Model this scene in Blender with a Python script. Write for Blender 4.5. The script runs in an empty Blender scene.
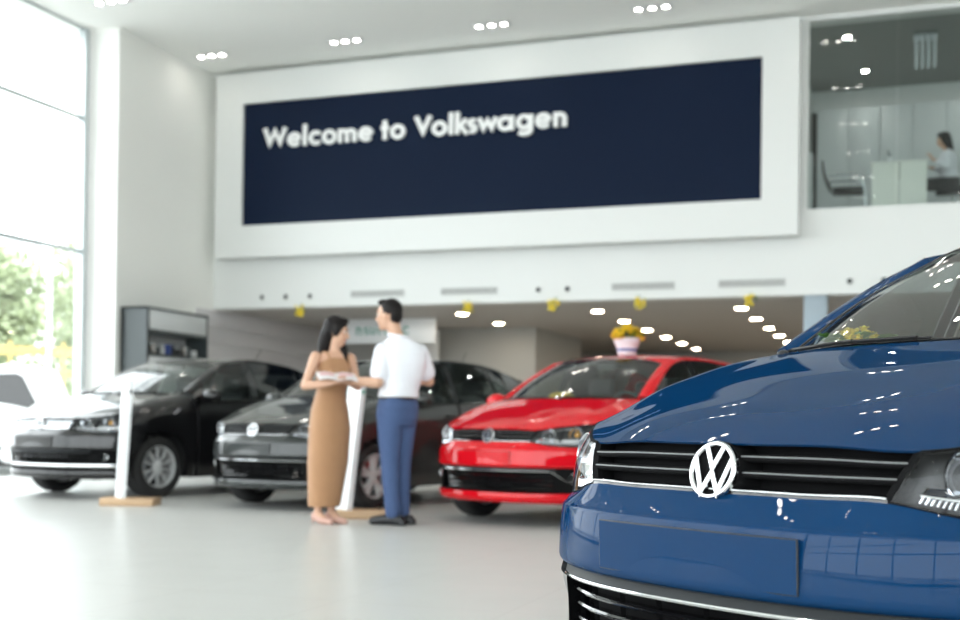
import bpy, bmesh, math, random
import numpy as np
from mathutils import Vector, Matrix

random.seed(7)
PI = math.pi
S = bpy.context.scene
COL = S.collection

# ------------------------------------------------------------------ camera
CAM_H = 0.79987
FPX, PITCH, SHIFT, ROLL, YAW = 1184.44, 0.006675, 106.697, 0.0130269, 0.347489


def camera_axes():
    f = Vector((-math.sin(YAW), math.cos(YAW), 0)); r = Vector((math.cos(YAW), math.sin(YAW), 0)); u = Vector((0, 0, 1))
    f2 = f * math.cos(PITCH) + u * math.sin(PITCH); u2 = u * math.cos(PITCH) - f * math.sin(PITCH)
    return r * math.cos(ROLL) + u2 * math.sin(ROLL), u2 * math.cos(ROLL) - r * math.sin(ROLL), f2


r_, u_, f_ = camera_axes()
cd = bpy.data.cameras.new('camera')
cam = bpy.data.objects.new('camera', cd)
COL.objects.link(cam)
cam.matrix_world = Matrix(((r_.x, u_.x, -f_.x, 0), (r_.y, u_.y, -f_.y, 0), (r_.z, u_.z, -f_.z, CAM_H), (0, 0, 0, 1)))
cd.sensor_width = 36.0
cd.lens = FPX / 960 * 36.0
cd.shift_y = SHIFT / 960
cd.clip_end = 300
cd.clip_start = 0.05
cd.dof.use_dof = True
cd.dof.focus_distance = 2.95
cd.dof.aperture_fstop = 3.0
S.camera = cam

# ------------------------------------------------------------------ world and light
W = bpy.data.worlds.new('overcast_sky')
S.world = W
W.use_nodes = True
bg = W.node_tree.nodes['Background']
bg.inputs['Color'].default_value = (0.93, 0.97, 1.0, 1)
bg.inputs['Strength'].default_value = 3.4

S.view_settings.view_transform = 'Standard'
S.view_settings.look = 'None'
S.view_settings.gamma = 1
S.view_settings.exposure = 0.80
S.cycles.max_bounces = 12
S.cycles.diffuse_bounces = 9
S.cycles.glossy_bounces = 5
S.cycles.transmission_bounces = 8
S.cycles.transparent_max_bounces = 24
S.cycles.caustics_reflective = False
S.cycles.caustics_refractive = False
S.cycles.sample_clamp_indirect = 8
S.cycles.use_denoising = True


def portal(name, loc, sx, sy, direction):
    l = bpy.data.lights.new(name, 'AREA'); l.shape = 'RECTANGLE'; l.size = sx; l.size_y = sy
    l.cycles.is_portal = True
    o = bpy.data.objects.new(name, l); COL.objects.link(o)
    o.location = loc
    o.rotation_euler = Vector(direction).to_track_quat('-Z', 'Z').to_euler()
    return o


portal('daylight_portal_side', (-12.25, 3.0, 3.4), 24.0, 6.8, (1, 0, 0))
portal('daylight_portal_street', (0.0, -9.25, 3.4), 24.0, 6.8, (0, 1, 0))

# ------------------------------------------------------------------ materials
M = {}


def mat(name, col, rough=0.5, metal=0.0, coat=0.0, spec=0.5, emit=None, estr=0.0, noise=0.0, nscale=8.0, bump=0.0, sheen=0.0):
    m = bpy.data.materials.new(name); m.use_nodes = True
    nt = m.node_tree; b = nt.nodes['Principled BSDF']
    b.inputs['Base Color'].default_value = (*col, 1)
    b.inputs['Roughness'].default_value = rough
    b.inputs['Metallic'].default_value = metal
    b.inputs['Coat Weight'].default_value = coat
    b.inputs['Coat Roughness'].default_value = 0.015
    b.inputs['Specular IOR Level'].default_value = spec
    if sheen: b.inputs['Sheen Weight'].default_value = sheen
    if emit:
        b.inputs['Emission Color'].default_value = (*emit, 1)
        b.inputs['Emission Strength'].default_value = estr
    if noise or bump:
        tc = nt.nodes.new('ShaderNodeTexCoord'); n = nt.nodes.new('ShaderNodeTexNoise')
        n.inputs['Scale'].default_value = nscale; n.inputs['Detail'].default_value = 4
        nt.links.new(tc.outputs['Object'], n.inputs['Vector'])
        if noise:
            mx = nt.nodes.new('ShaderNodeMix'); mx.data_type = 'RGBA'
            mx.inputs['A'].default_value = (*[c * (1 - noise) for c in col], 1)
            mx.inputs['B'].default_value = (*[min(1, c * (1 + noise)) for c in col], 1)
            nt.links.new(n.outputs['Fac'], mx.inputs['Factor'])
            nt.links.new(mx.outputs['Result'], b.inputs['Base Color'])
        if bump:
            bp = nt.nodes.new('ShaderNodeBump'); bp.inputs['Strength'].default_value = bump; bp.inputs['Distance'].default_value = 0.01
            nt.links.new(n.outputs['Fac'], bp.inputs['Height']); nt.links.new(bp.outputs['Normal'], b.inputs['Normal'])
    M[name] = m
    return m


def pane_mat(name, tint=(0.96, 0.98, 0.97), f0=0.06, rough=0.0, power=4.0):
    """thin clear sheet: straight transmission plus a mirror reflection that grows at grazing angles"""
    m = bpy.data.materials.new(name); m.use_nodes = True
    nt = m.node_tree; nt.nodes.clear()
    out = nt.nodes.new('ShaderNodeOutputMaterial'); mx = nt.nodes.new('ShaderNodeMixShader')
    t = nt.nodes.new('ShaderNodeBsdfTransparent'); t.inputs['Color'].default_value = (*tint, 1)
    g = nt.nodes.new('ShaderNodeBsdfGlossy'); g.inputs['Roughness'].default_value = rough
    lw = nt.nodes.new('ShaderNodeLayerWeight'); lw.inputs['Blend'].default_value = 0.5
    p = nt.nodes.new('ShaderNodeMath'); p.operation = 'POWER'; p.inputs[1].default_value = power
    mr = nt.nodes.new('ShaderNodeMapRange'); mr.inputs['To Min'].default_value = f0; mr.inputs['To Max'].default_value = 0.9
    nt.links.new(lw.outputs['Facing'], p.inputs[0]); nt.links.new(p.outputs[0], mr.inputs['Value'])
    nt.links.new(mr.outputs['Result'], mx.inputs['Fac'])
    nt.links.new(t.outputs[0], mx.inputs[1]); nt.links.new(g.outputs[0], mx.inputs[2]); nt.links.new(mx.outputs[0], out.inputs[0])
    M[name] = m
    return m


mat('wall_white', (0.77, 0.785, 0.775), 0.6, noise=0.015, nscale=1.2)
mat('side_white', (0.90, 0.90, 0.87), 0.6, noise=0.012, nscale=1.2)
mat('ceiling_white', (0.93, 0.94, 0.915), 0.7, noise=0.015, nscale=0.8)
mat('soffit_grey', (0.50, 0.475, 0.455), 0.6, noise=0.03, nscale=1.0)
mat('pale_grey_wall', (0.46, 0.465, 0.45), 0.6, noise=0.02, nscale=1.0)
mat('dark_recess', (0.06, 0.06, 0.06), 0.6)
mat('cladding', (0.60, 0.585, 0.60), 0.45, noise=0.03, nscale=2.0)
mat('navy', (0.006, 0.013, 0.034), 0.5, spec=0.08, noise=0.05, nscale=0.8)
mat('letter_white', (0.86, 0.87, 0.87), 0.5)
mat('frame_white', (0.76, 0.775, 0.765), 0.45, noise=0.01)
mat('vent_grey', (0.52, 0.53, 0.52), 0.5, noise=0.03)
mat('vent_dark', (0.22, 0.22, 0.22), 0.7)
mat('alu', (0.52, 0.56, 0.57), 0.35, 0.6, noise=0.03)
mat('lamp_glow', (1, 1, 1), 0.5, emit=(1.0, 0.96, 0.88), estr=30.0)
mat('lamp_warm', (1, 1, 1), 0.5, emit=(1.0, 0.82, 0.60), estr=52.0)
mat('lamp_office', (1, 1, 1), 0.5, emit=(1.0, 0.97, 0.92), estr=190.0)
mat('charcoal_panel', (0.055, 0.068, 0.072), 0.4, noise=0.05)
mat('shelf_white', (0.62, 0.64, 0.65), 0.45, noise=0.02)
mat('wood', (0.52, 0.35, 0.21), 0.5, noise=0.12, nscale=12)
mat('acrylic_white', (0.88, 0.90, 0.92), 0.25, noise=0.01)
mat('black_plastic', (0.012, 0.012, 0.013), 0.42, noise=0.1, nscale=30)
mat('grille_black', (0.004, 0.004, 0.0045), 0.8, spec=0.12)
mat('gloss_black', (0.006, 0.006, 0.007), 0.08, coat=0.5)
mat('rubber', (0.016, 0.016, 0.017), 0.75, noise=0.15, nscale=20)
mat('slat_silver', (0.30, 0.31, 0.32), 0.4, 0.9)
mat('trim_grey', (0.020, 0.023, 0.025), 0.5, spec=0.2)
mat('badge_chrome', (0.68, 0.69, 0.70), 0.13, 1.0)
mat('chrome', (0.74, 0.75, 0.76), 0.08, 1.0)
mat('satin_chrome', (0.62, 0.64, 0.66), 0.22, 1.0, noise=0.02)
mat('rim_silver', (0.66, 0.67, 0.68), 0.35, 0.35, noise=0.03)
mat('reflector', (0.85, 0.87, 0.9), 0.12, 1.0)
mat('lamp_housing', (0.022, 0.023, 0.025), 0.4, 0.2, noise=0.05)
mat('interior', (0.028, 0.029, 0.031), 0.7, noise=0.1, nscale=20)
mat('interior_soft', (0.055, 0.057, 0.06), 0.8, noise=0.1, nscale=20)
mat('dash_grey', (0.10, 0.105, 0.105), 0.6, noise=0.06, nscale=25)
mat('red_lens', (0.30, 0.006, 0.008), 0.1, coat=1.0)
mat('amber', (0.75, 0.36, 0.06), 0.2)
mat('skin', (0.60, 0.36, 0.25), 0.5, noise=0.05, nscale=14)
mat('hair', (0.008, 0.006, 0.006), 0.5, spec=0.2, noise=0.2, nscale=40)
mat('dress_tan', (0.39, 0.205, 0.10), 0.7, noise=0.08, nscale=9, sheen=0.2)
mat('shirt_white', (0.80, 0.81, 0.87), 0.75, noise=0.02, nscale=9)
mat('trouser_blue', (0.050, 0.088, 0.20), 0.8, noise=0.1, nscale=30)
mat('shoe_black', (0.014, 0.015, 0.018), 0.4, noise=0.1)
mat('nude_shoe', (0.55, 0.33, 0.27), 0.4)
mat('eye_white', (0.8, 0.8, 0.78), 0.3)
mat('lip', (0.45, 0.14, 0.12), 0.4)
mat('paper', (0.82, 0.80, 0.82), 0.5, noise=0.02)
mat('pink_print', (0.70, 0.45, 0.48), 0.5)
mat('petal', (0.95, 0.70, 0.05), 0.5, noise=0.15, nscale=30)
mat('leaf', (0.10, 0.25, 0.04), 0.5, noise=0.35, nscale=12)
mat('pot_white', (0.80, 0.81, 0.85), 0.3)
mat('pot_blue', (0.03, 0.07, 0.28), 0.35)
mat('concrete', (0.50, 0.50, 0.48), 0.85, noise=0.08, nscale=2)
mat('hedge_leaf', (0.42, 0.48, 0.31), 0.8, noise=0.25, nscale=1.5)  # tree green paled: outdoor overexposure and glare are put into the leaf colour
mat('bark', (0.23, 0.19, 0.15), 0.85, noise=0.3, nscale=6)
mat('yellow_paint', (0.56, 0.40, 0.14), 0.6, noise=0.08)
mat('truck_white', (0.83, 0.84, 0.84), 0.3, coat=0.6)
mat('office_panel', (0.58, 0.62, 0.63), 0.5, noise=0.02)
mat('desk_pale', (0.84, 0.84, 0.79), 0.45, noise=0.01)
mat('carpet_grey', (0.20, 0.21, 0.21), 0.9, noise=0.2, nscale=40)
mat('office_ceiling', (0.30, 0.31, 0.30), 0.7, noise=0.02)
mat('column_blue', (0.36, 0.43, 0.49), 0.3, 0.2, noise=0.03)
mat('green_print', (0.10, 0.36, 0.28), 0.5)
mat('crystal', (0.75, 0.82, 0.88), 0.12, 0.4, noise=0.3, nscale=30)
mat('dark_suit', (0.02, 0.021, 0.025), 0.8, noise=0.1)
mat('paint_blue', (0.0012, 0.029, 0.092), 0.5, 0.0, coat=0.38, spec=0.0)
mat('paint_red', (0.62, 0.005, 0.012), 0.5, 0.0, coat=0.8, spec=0.0)
mat('paint_black', (0.006, 0.006, 0.007), 0.3, 0.0, coat=1.0, spec=0.1)
mat('paint_grey', (0.022, 0.026, 0.026), 0.4, 0.0, coat=1.0, spec=0.1)
pane_mat('window_glass', (0.97, 0.985, 0.98), 0.04)
pane_mat('balcony_glass', (0.85, 0.885, 0.875), 0.03)
pane_mat('car_glass', (0.80, 0.87, 0.84), 0.07)
pane_mat('side_glass', (0.30, 0.34, 0.34), 0.08)
pane_mat('lamp_lens', (0.95, 0.96, 0.97), 0.02)


def floor_material():
    m = mat('floor_tile', (0.57, 0.572, 0.557), 0.30, spec=0.30)
    nt = m.node_tree; b = nt.nodes['Principled BSDF']
    tc = nt.nodes.new('ShaderNodeTexCoord')
    br = nt.nodes.new('ShaderNodeTexBrick'); br.offset = 0.0
    br.inputs['Scale'].default_value = 1.0
    br.inputs['Brick Width'].default_value = 0.8; br.inputs['Row Height'].default_value = 0.8
    br.inputs['Mortar Size'].default_value = 0.0025
    br.inputs['Color1'].default_value = (0.57, 0.572, 0.557, 1); br.inputs['Color2'].default_value = (0.56, 0.562, 0.547, 1)
    br.inputs['Mortar'].default_value = (0.48, 0.47, 0.455, 1)
    nt.links.new(tc.outputs['Object'], br.inputs['Vector']); nt.links.new(br.outputs['Color'], b.inputs['Base Color'])
    n = nt.nodes.new('ShaderNodeTexNoise'); n.inputs['Scale'].default_value = 3.0
    mr = nt.nodes.new('ShaderNodeMapRange'); mr.inputs['To Min'].default_value = 0.26; mr.inputs['To Max'].default_value = 0.36
    nt.links.new(tc.outputs['Object'], n.inputs['Vector']); nt.links.new(n.outputs['Fac'], mr.inputs['Value']); nt.links.new(mr.outputs['Result'], b.inputs['Roughness'])


floor_material()


# ------------------------------------------------------------------ mesh helpers
def V3(*a): return np.array(a, float)


class MB:
    """collects vertices and faces; build() links them as ONE mesh object"""

    def __init__(s): s.v = []; s.f = []; s.m = []; s.mi = 0

    def add(s, verts, faces, mi=None):
        o = len(s.v); s.v += [tuple(map(float, q)) for q in verts]
        for f in faces: s.f.append([o + i for i in f]); s.m.append(s.mi if mi is None else mi)
        return s

    def box(s, c, d, rot=0.0, mi=None, bev=0.0):
        cx, cy, cz = c; hx, hy, hz = d[0] / 2, d[1] / 2, d[2] / 2
        cr, sr = math.cos(rot), math.sin(rot)
        if bev <= 0:
            P = [(x, y, z) for z in (-hz, hz) for y in (-hy, hy) for x in (-hx, hx)]
            F = [(0, 2, 3, 1), (4, 5, 7, 6), (0, 1, 5, 4), (2, 6, 7, 3), (0, 4, 6, 2), (1, 3, 7, 5)]
        else:
            bm = bmesh.new(); bmesh.ops.create_cube(bm, size=1.0)
            for q in bm.verts: q.co = (q.co.x * 2 * hx, q.co.y * 2 * hy, q.co.z * 2 * hz)
            bmesh.ops.bevel(bm, geom=list(bm.edges), offset=bev, segments=2, affect='EDGES', profile=0.5)
            bm.verts.index_update()
            P = [tuple(q.co) for q in bm.verts]; F = [[q.index for q in f.verts] for f in bm.faces]; bm.free()
        return s.add([(cx + cr * x - sr * y, cy + sr * x + cr * y, cz + z) for x, y, z in P], F, mi)

    def span(s, a, b, mi=None, bev=0.0):
        return s.box([(a[i] + b[i]) / 2 for i in range(3)], [abs(b[i] - a[i]) for i in range(3)], 0, mi, bev)

    def grid(s, P, flip=False, flange=0.0, mi=None, closed=False):
        P = np.asarray(P, float); nv, nu = P.shape[:2]
        F = []
        for j in range(nv - 1):
            for i in range(nu - (0 if closed else 1)):
                k = (i + 1) % nu
                q = [j * nu + i, j * nu + k, (j + 1) * nu + k, (j + 1) * nu + i]
                F.append(q[::-1] if flip else q)
        V = list(P.reshape(-1, 3))
        if flange:
            du = np.gradient(P, axis=1); dv = np.gradient(P, axis=0)
            N = np.cross(du, dv); N /= np.linalg.norm(N, axis=-1, keepdims=True) + 1e-12
            if flip: N = -N
            loop = [(0, i) for i in range(nu)] + [(j, nu - 1) for j in range(1, nv)] + [(nv - 1, i) for i in range(nu - 2, -1, -1)] + [(j, 0) for j in range(nv - 2, 0, -1)]
            base = len(V)
            for (j, i) in loop: V.append(P[j, i] - N[j, i] * flange)
            n = len(loop)
            for a in range(n):
                b = (a + 1) % n
                q = [loop[a][0] * nu + loop[a][1], base + a, base + b, loop[b][0] * nu + loop[b][1]]
                F.append(q[::-1] if flip else q)
        return s.add(V, F, mi)

    def tube(s, path, r, n=8, mi=None, cap=True, flat=None):
        """round (or elliptical: flat=(direction, ratio)) tube along a path; r a number or one per point"""
        path = np.asarray(path, float); m = len(path)
        R = np.broadcast_to(np.asarray(r, float), (m,))
        T = np.gradient(path, axis=0); T /= np.linalg.norm(T, axis=1, keepdims=True) + 1e-12
        a = V3(0, 0, 1) if abs(T[0][2]) < 0.9 else V3(1, 0, 0)
        U = np.cross(T[0], a); U /= np.linalg.norm(U)
        V = []
        for i in range(m):
            U = U - T[i] * (U @ T[i]); U /= np.linalg.norm(U); B = np.cross(T[i], U)
            for k in range(n):
                t = 2 * PI * k / n
                q = (U * math.cos(t) + B * math.sin(t)) * R[i]
                if flat is not None:
                    d = np.asarray(flat[0], float); d /= np.linalg.norm(d); q = q - d * (q @ d) * (1 - flat[1])
                V.append(path[i] + q)
        F = [(i * n + k, i * n + (k + 1) % n, (i + 1) * n + (k + 1) % n, (i + 1) * n + k) for i in range(m - 1) for k in range(n)]
        if cap: F += [tuple(range(n))[::-1], tuple((m - 1) * n + k for k in range(n))]
        return s.add(V, F, mi)

    def lathe(s, prof, c=(0, 0, 0), axis='z', n=24, mi=None, cap=False):
        """prof: (radius, height) pairs"""
        V = []
        for r, h in prof:
            for k in range(n):
                t = 2 * PI * k / n; a, b = r * math.cos(t), r * math.sin(t)
                q = {'z': (a, b, h), 'y': (b, h, a), 'x': (h, a, b)}[axis]
                V.append((c[0] + q[0], c[1] + q[1], c[2] + q[2]))
        m = len(prof)
        F = [(i * n + k, i * n + (k + 1) % n, (i + 1) * n + (k + 1) % n, (i + 1) * n + k) for i in range(m - 1) for k in range(n)]
        if cap: F += [tuple(range(n))[::-1], tuple((m - 1) * n + k for k in range(n))]
        return s.add(V, F, mi)

    def ball(s, c, r, n=12, m=8, mi=None, R=None):
        r = (r, r, r) if isinstance(r, (int, float)) else r
        V = []; 
        for j in range(m + 1):
            p = PI * j / m
            for k in range(n):
                t = 2 * PI * k / n
                q = V3(r[0] * math.sin(p) * math.cos(t), r[1] * math.sin(p) * math.sin(t), r[2] * math.cos(p))
                if R is not None: q = R @ q
                V.append((c[0] + q[0], c[1] + q[1], c[2] + q[2]))
        F = [(j * n + k, (j + 1) * n + k, (j + 1) * n + (k + 1) % n, j * n + (k + 1) % n) for j in range(m) for k in range(n)]
        return s.add(V, F, mi)

    def prism(s, poly, h, fn, mi=None, bev=0.0):
        """2D polygon list [(a,b)] extruded from 0 to h; fn(a,b,c) -> 3D"""
        n = len(poly)
        V = [fn(a, b, 0.0) for a, b in poly] + [fn(a, b, h) for a, b in poly]
        F = [tuple(range(n))[::-1], tuple(range(n, 2 * n))] + [(i, (i + 1) % n, n + (i + 1) % n, n + i) for i in range(n)]
        return s.add(V, F, mi)

    def stroke(s, pts, w, h, fn, closed=False, mi=None):
        """thick mitred 2D polyline extruded by h"""
        P = np.asarray(pts, float); P = P[np.concatenate([[True], np.linalg.norm(np.diff(P, axis=0), axis=1) > 1e-4])]; n = len(P); L = []; Rr = []
        for i in range(n):
            if closed: a = P[i] - P[i - 1]; b = P[(i + 1) % n] - P[i]
            else:
                a = P[i] - P[i - 1] if i else P[1] - P[0]; b = P[i + 1] - P[i] if i < n - 1 else P[-1] - P[-2]
            a = a / np.linalg.norm(a); b = b / np.linalg.norm(b)
            na = V3(-a[1], a[0]); nb = V3(-b[1], b[0]); mt = na + nb; mt /= np.linalg.norm(mt)
            k = min(1 / max(mt @ na, 0.3), 3.0)
            L.append(P[i] + mt * k * w / 2); Rr.append(P[i] - mt * k * w / 2)
        V = []
        for i in range(n):
            V += [fn(*L[i], 0.0), fn(*Rr[i], 0.0), fn(*L[i], h), fn(*Rr[i], h)]
        F = []
        for i in range(n if closed else n - 1):
            a, b = 4 * i, 4 * ((i + 1) % n)
            F += [(a + 2, a + 3, b + 3, b + 2), (a, b, b + 1, a + 1), (a, a + 2, b + 2, b), (a + 1, b + 1, b + 3, a + 3)]
        if not closed:
            e = 4 * (n - 1); F += [(0, 1, 3, 2), (e, e + 2, e + 3, e + 1)]
        return s.add(V, F, mi)

    def mesh(s, name, mats, sharp=35):
        me = bpy.data.meshes.new(name)
        me.from_pydata(s.v, [], s.f); me.validate(); 
        for m in (mats if isinstance(mats, (list, tuple)) else [mats]): me.materials.append(M[m] if isinstance(m, str) else m)
        if len(me.polygons) == len(s.m): me.polygons.foreach_set('material_index', s.m)
        me.polygons.foreach_set('use_smooth', [True] * len(me.polygons))
        me.set_sharp_from_angle(angle=math.radians(sharp))
        me.update()
        return me

    def build(s, name, mats, parent=None, sharp=35, fix=False):
        me = s.mesh(name, mats, sharp)
        if fix:
            bm = bmesh.new(); bm.from_mesh(me); bmesh.ops.recalc_face_normals(bm, faces=list(bm.faces)); bm.to_mesh(me); bm.free()
        o = bpy.data.objects.new(name, me); COL.objects.link(o)
        if parent is not None: o.parent = parent
        return o


def tag(o, label, cat, group=None, kind=None):
    o['label'] = label; o['category'] = cat
    if group: o['group'] = group
    if kind: o['kind'] = kind
    return o


def thing(name, label, cat, loc=(0, 0, 0), rz=0.0, group=None, kind=None):
    o = bpy.data.objects.new(name, None); COL.objects.link(o)
    o.empty_display_size = 0.1
    o.location = loc; o.rotation_euler = (0, 0, rz)
    return tag(o, label, cat, group, kind)


def struct(o, label=None, cat=None):
    o['kind'] = 'structure'
    o['label'] = label; o['category'] = cat
    return o


def dup(root, loc, rz=None, label=None, group=None):
    r = root.copy(); COL.objects.link(r); r.location = loc
    if rz is not None: r.rotation_euler = (0, 0, rz)
    if label: r['label'] = label
    if group: r['group'] = group
    for ch in list(root.children):
        c = ch.copy(); COL.objects.link(c); c.parent = r
        for gch in list(ch.children):
            d = gch.copy(); COL.objects.link(d); d.parent = c
    return r


def nspline(t, Y, ts):
    """natural cubic spline through rows of Y at t, evaluated at ts"""
    t = np.asarray(t, float); Y = np.asarray(Y, float); ts = np.asarray(ts, float); n = len(t)
    sh = Y.shape[1:]; Y = Y.reshape(n, -1)
    if n == 2: Mm = np.zeros_like(Y)
    else:
        h = np.diff(t); A = np.zeros((n, n)); B = np.zeros_like(Y); A[0, 0] = A[-1, -1] = 1
        for i in range(1, n - 1):
            A[i, i - 1] = h[i - 1]; A[i, i] = 2 * (h[i - 1] + h[i]); A[i, i + 1] = h[i]
            B[i] = 6 * ((Y[i + 1] - Y[i]) / h[i] - (Y[i] - Y[i - 1]) / h[i - 1])
        Mm = np.linalg.solve(A, B)
    k = np.clip(np.searchsorted(t, ts, side='right') - 1, 0, n - 2)
    h = (t[k + 1] - t[k])[:, None]; a = (t[k + 1] - ts)[:, None]; b = (ts - t[k])[:, None]
    R = Mm[k] * a ** 3 / (6 * h) + Mm[k + 1] * b ** 3 / (6 * h) + (Y[k] / h - Mm[k] * h / 6) * a + (Y[k + 1] / h - Mm[k + 1] * h / 6) * b
    return R.reshape((len(ts),) + sh)


def pchip(t, Y, ts):
    """monotone cubic: no overshoot next to creases"""
    t = np.asarray(t, float); Y = np.asarray(Y, float); ts = np.asarray(ts, float); n = len(t)
    sh = Y.shape[1:]; Y = Y.reshape(n, -1); h = np.diff(t)[:, None]; d = np.diff(Y, axis=0) / h
    D = np.zeros_like(Y)
    if n == 2: D[:] = d[0]
    else:
        D[0] = d[0]; D[-1] = d[-1]
        for i in range(1, n - 1):
            w1 = 2 * h[i] + h[i - 1]; w2 = h[i] + 2 * h[i - 1]
            same = d[i - 1] * d[i] > 0
            with np.errstate(divide='ignore', invalid='ignore'):
                D[i] = np.where(same, (w1 + w2) / (w1 / d[i - 1] + w2 / d[i]), 0)
    k = np.clip(np.searchsorted(t, ts, side='right') - 1, 0, n - 2)
    hh = h[k]; s_ = ((ts - t[k])[:, None]) / hh
    R = (2 * s_ ** 3 - 3 * s_ ** 2 + 1) * Y[k] + (s_ ** 3 - 2 * s_ ** 2 + s_) * hh * D[k] + (-2 * s_ ** 3 + 3 * s_ ** 2) * Y[k + 1] + (s_ ** 3 - s_ ** 2) * hh * D[k + 1]
    return R.reshape((len(ts),) + sh)


def curve(pts, n, mode=nspline):
    """smooth curve through 3D points, n samples by chord length"""
    P = np.asarray(pts, float); t = np.concatenate([[0], np.cumsum(np.linalg.norm(np.diff(P, axis=0), axis=1))])
    return mode(t, P, np.linspace(0, t[-1], n))


def lerp(xs, pairs):
    a = np.array(sorted(pairs)); return np.interp(xs, a[:, 0], a[:, 1])


def sm(xs, pairs):
    a = np.array(sorted(pairs)); return pchip(a[:, 0], a[:, 1:2], np.atleast_1d(np.asarray(xs, float)))[:, 0]


# ------------------------------------------------------------------ the car body
ARC_R = 0.345; ARC_Z = 0.31; WB = -2.47
W_TAB = [(.45, .800), (.36, .822), (.2, .832), (0, .842), (-.25, .847), (-.45, .848), (-1.3, .848), (-2.2, .846), (-2.6, .832), (-2.9, .79), (-3.1, .71), (-3.6, .60)]
D_TAB = [(.1, .06), (.18, .05), (.30, .012), (.45, 0), (.62, 0), (.75, .004), (.85, .012), (.95, .035), (1.0, .05), (1.15, .09)]


def yside(x, z):
    x = np.atleast_1d(np.asarray(x, float)); z = np.atleast_1d(np.asarray(z, float))
    return sm(x, W_TAB) - sm(z, D_TAB)


def side_pts(xz): 
    xz = np.asarray(xz, float); return np.stack([xz[:, 0], yside(xz[:, 0], xz[:, 1]), xz[:, 1]], 1)


def arc_x(z): return math.sqrt(max(ARC_R ** 2 - (z - ARC_Z) ** 2, 0.0)) + 0.004


class Skin:
    """tensor surface through rows of nine points (centre line to flank), mirrored to the other flank"""

    def __init__(s, rows, mode):
        R = np.array(rows, float)
        s.P = np.concatenate([R[:, :0:-1] * V3(1, -1, 1), R], 1)   # columns -8..8
        c = np.linalg.norm(np.diff(s.P, axis=1), axis=2).mean(0); s.t = np.concatenate([[0], np.cumsum(c)])
        d = np.linalg.norm(np.diff(s.P[:, 8:14], axis=0), axis=2).mean(1); s.r = np.concatenate([[0], np.cumsum(d)]) + np.arange(len(R)) * 1e-6
        s.mode = mode

    def __call__(s, us, vs):
        ut = np.interp(us, np.arange(-8, 9), s.t); vr = np.interp(vs, np.arange(len(s.r)), s.r)
        A = np.stack([nspline(s.t, row, ut) for row in s.P])
        return s.mode(s.r, A, vr)


YC = [0, .14, .27, .40, .52, .62, .70, .775]


def row(xs, ys, zs, side):
    """eight points of the front and the ninth on the flank"""
    x8, z8 = side
    return [(x, y, z) for x, y, z in zip(xs, ys, zs)] + [(x8, float(yside(x8, z8)[0]), z8)]


def zrow(xs, z, x8): return row(xs, YC, [z] * 8, (x8, z))


X_CREASE = [.836, .831, .814, .774, .706, .620, .535, .430]


def off(xs, d): return [x - d for x in xs]


BUMPER = Skin([
    zrow(off(X_CREASE, .040), .468, arc_x(.468)),
    zrow(off(X_CREASE, .016), .470, arc_x(.470)),
    zrow(off(X_CREASE, -.003), .486, arc_x(.486)),
    zrow(off(X_CREASE, -.001), .545, arc_x(.545) - .002),
    row(off(X_CREASE, .006), YC, [.600, .600, .600, .599, .598, .597, .597, .597], (.225, .600)),
    row(off(X_CREASE, .009), YC, [.611, .611, .611, .610, .609, .608, .608, .608], (.222, .611)),
    row(off(X_CREASE, .018), YC, [.6185, .6185, .6185, .6175, .6155, .613, .612, .614], (.220, .622)),
    row([.769, .763, .748, .7285, .668, .600, .522, .412], [0, .14, .27, .386, .50, .60, .685, .772], [.667, .667, .667, .6665, .643, .632, .628, .645], (.210, .690)),
], pchip)
F5 = [tuple(q) for q in BUMPER.P[-1][8:]]
F6 = row([.744, .739, .720, .684, .607, .505, .402, .285], [0, .14, .28, .425, .53, .63, .715, .785], [.767, .767, .766, .761, .779, .797, .811, .812], (.17, .768))
mid = [tuple((np.array(a) * .5 + np.array(b) * .5) + V3(.006, .004, .004) * w) for a, b, w in zip(F5, F6, [0, 0, 0, .6, 1.4, 2, 2.4, 2.2, .5])]
FACE = Skin([F5, mid, F6], nspline)
HOOD = Skin([
    F6,
    row([.600, .597, .580, .548, .475, .385, .300, .205], [0, .14, .28, .43, .54, .64, .722, .79], [.824, .824, .823, .818, .823, .836, .846, .832], (.11, .788)),
    row([.400, .398, .385, .356, .298, .225, .155, .085], [0, .15, .30, .445, .56, .66, .735, .80], [.885, .885, .884, .883, .887, .900, .900, .868], (.01, .803)),
    row([.200, .198, .190, .163, .115, .055, -.005, -.055], [0, .15, .31, .46, .575, .67, .745, .805], [.942, .942, .941, .940, .942, .951, .943, .896], (-.11, .818)),
    row([.000, -.003, -.012, -.040, -.082, -.130, -.178, -.215], [0, .15, .31, .465, .58, .675, .75, .812], [.992, .992, .991, .990, .991, .996, .980, .920], (-.26, .833)),
    row([-.130, -.135, -.160, -.210, -.270, -.330, -.390, -.430], [0, .15, .32, .47, .585, .68, .755, .815], [1.028, 1.028, 1.028, 1.028, 1.028, 1.028, 1.005, .935], (-.452, .855)),
], nspline)
BAND = Skin([   # dark lower grille band between bumper and lip
    zrow(off(X_CREASE, .030), .467, arc_x(.467)),
    zrow(off(X_CREASE, .022), .440, arc_x(.440)),
    zrow(off(X_CREASE, .030), .360, arc_x(.360)),
    zrow(off(X_CREASE, .034), .272, arc_x(.272)),
], pchip)
LIP = Skin([
    zrow(off(X_CREASE, .034), .274, arc_x(.274)),
    zrow(off(X_CREASE, .012), .268, arc_x(.268)),
    zrow(off(X_CREASE, .010), .235, arc_x(.235)),
    zrow(off(X_CREASE, .045), .195, arc_x(.215) - .03),
    zrow(off(X_CREASE, .110), .190, .20),
], pchip)
MIR = V3(1, -1, 1)


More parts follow.
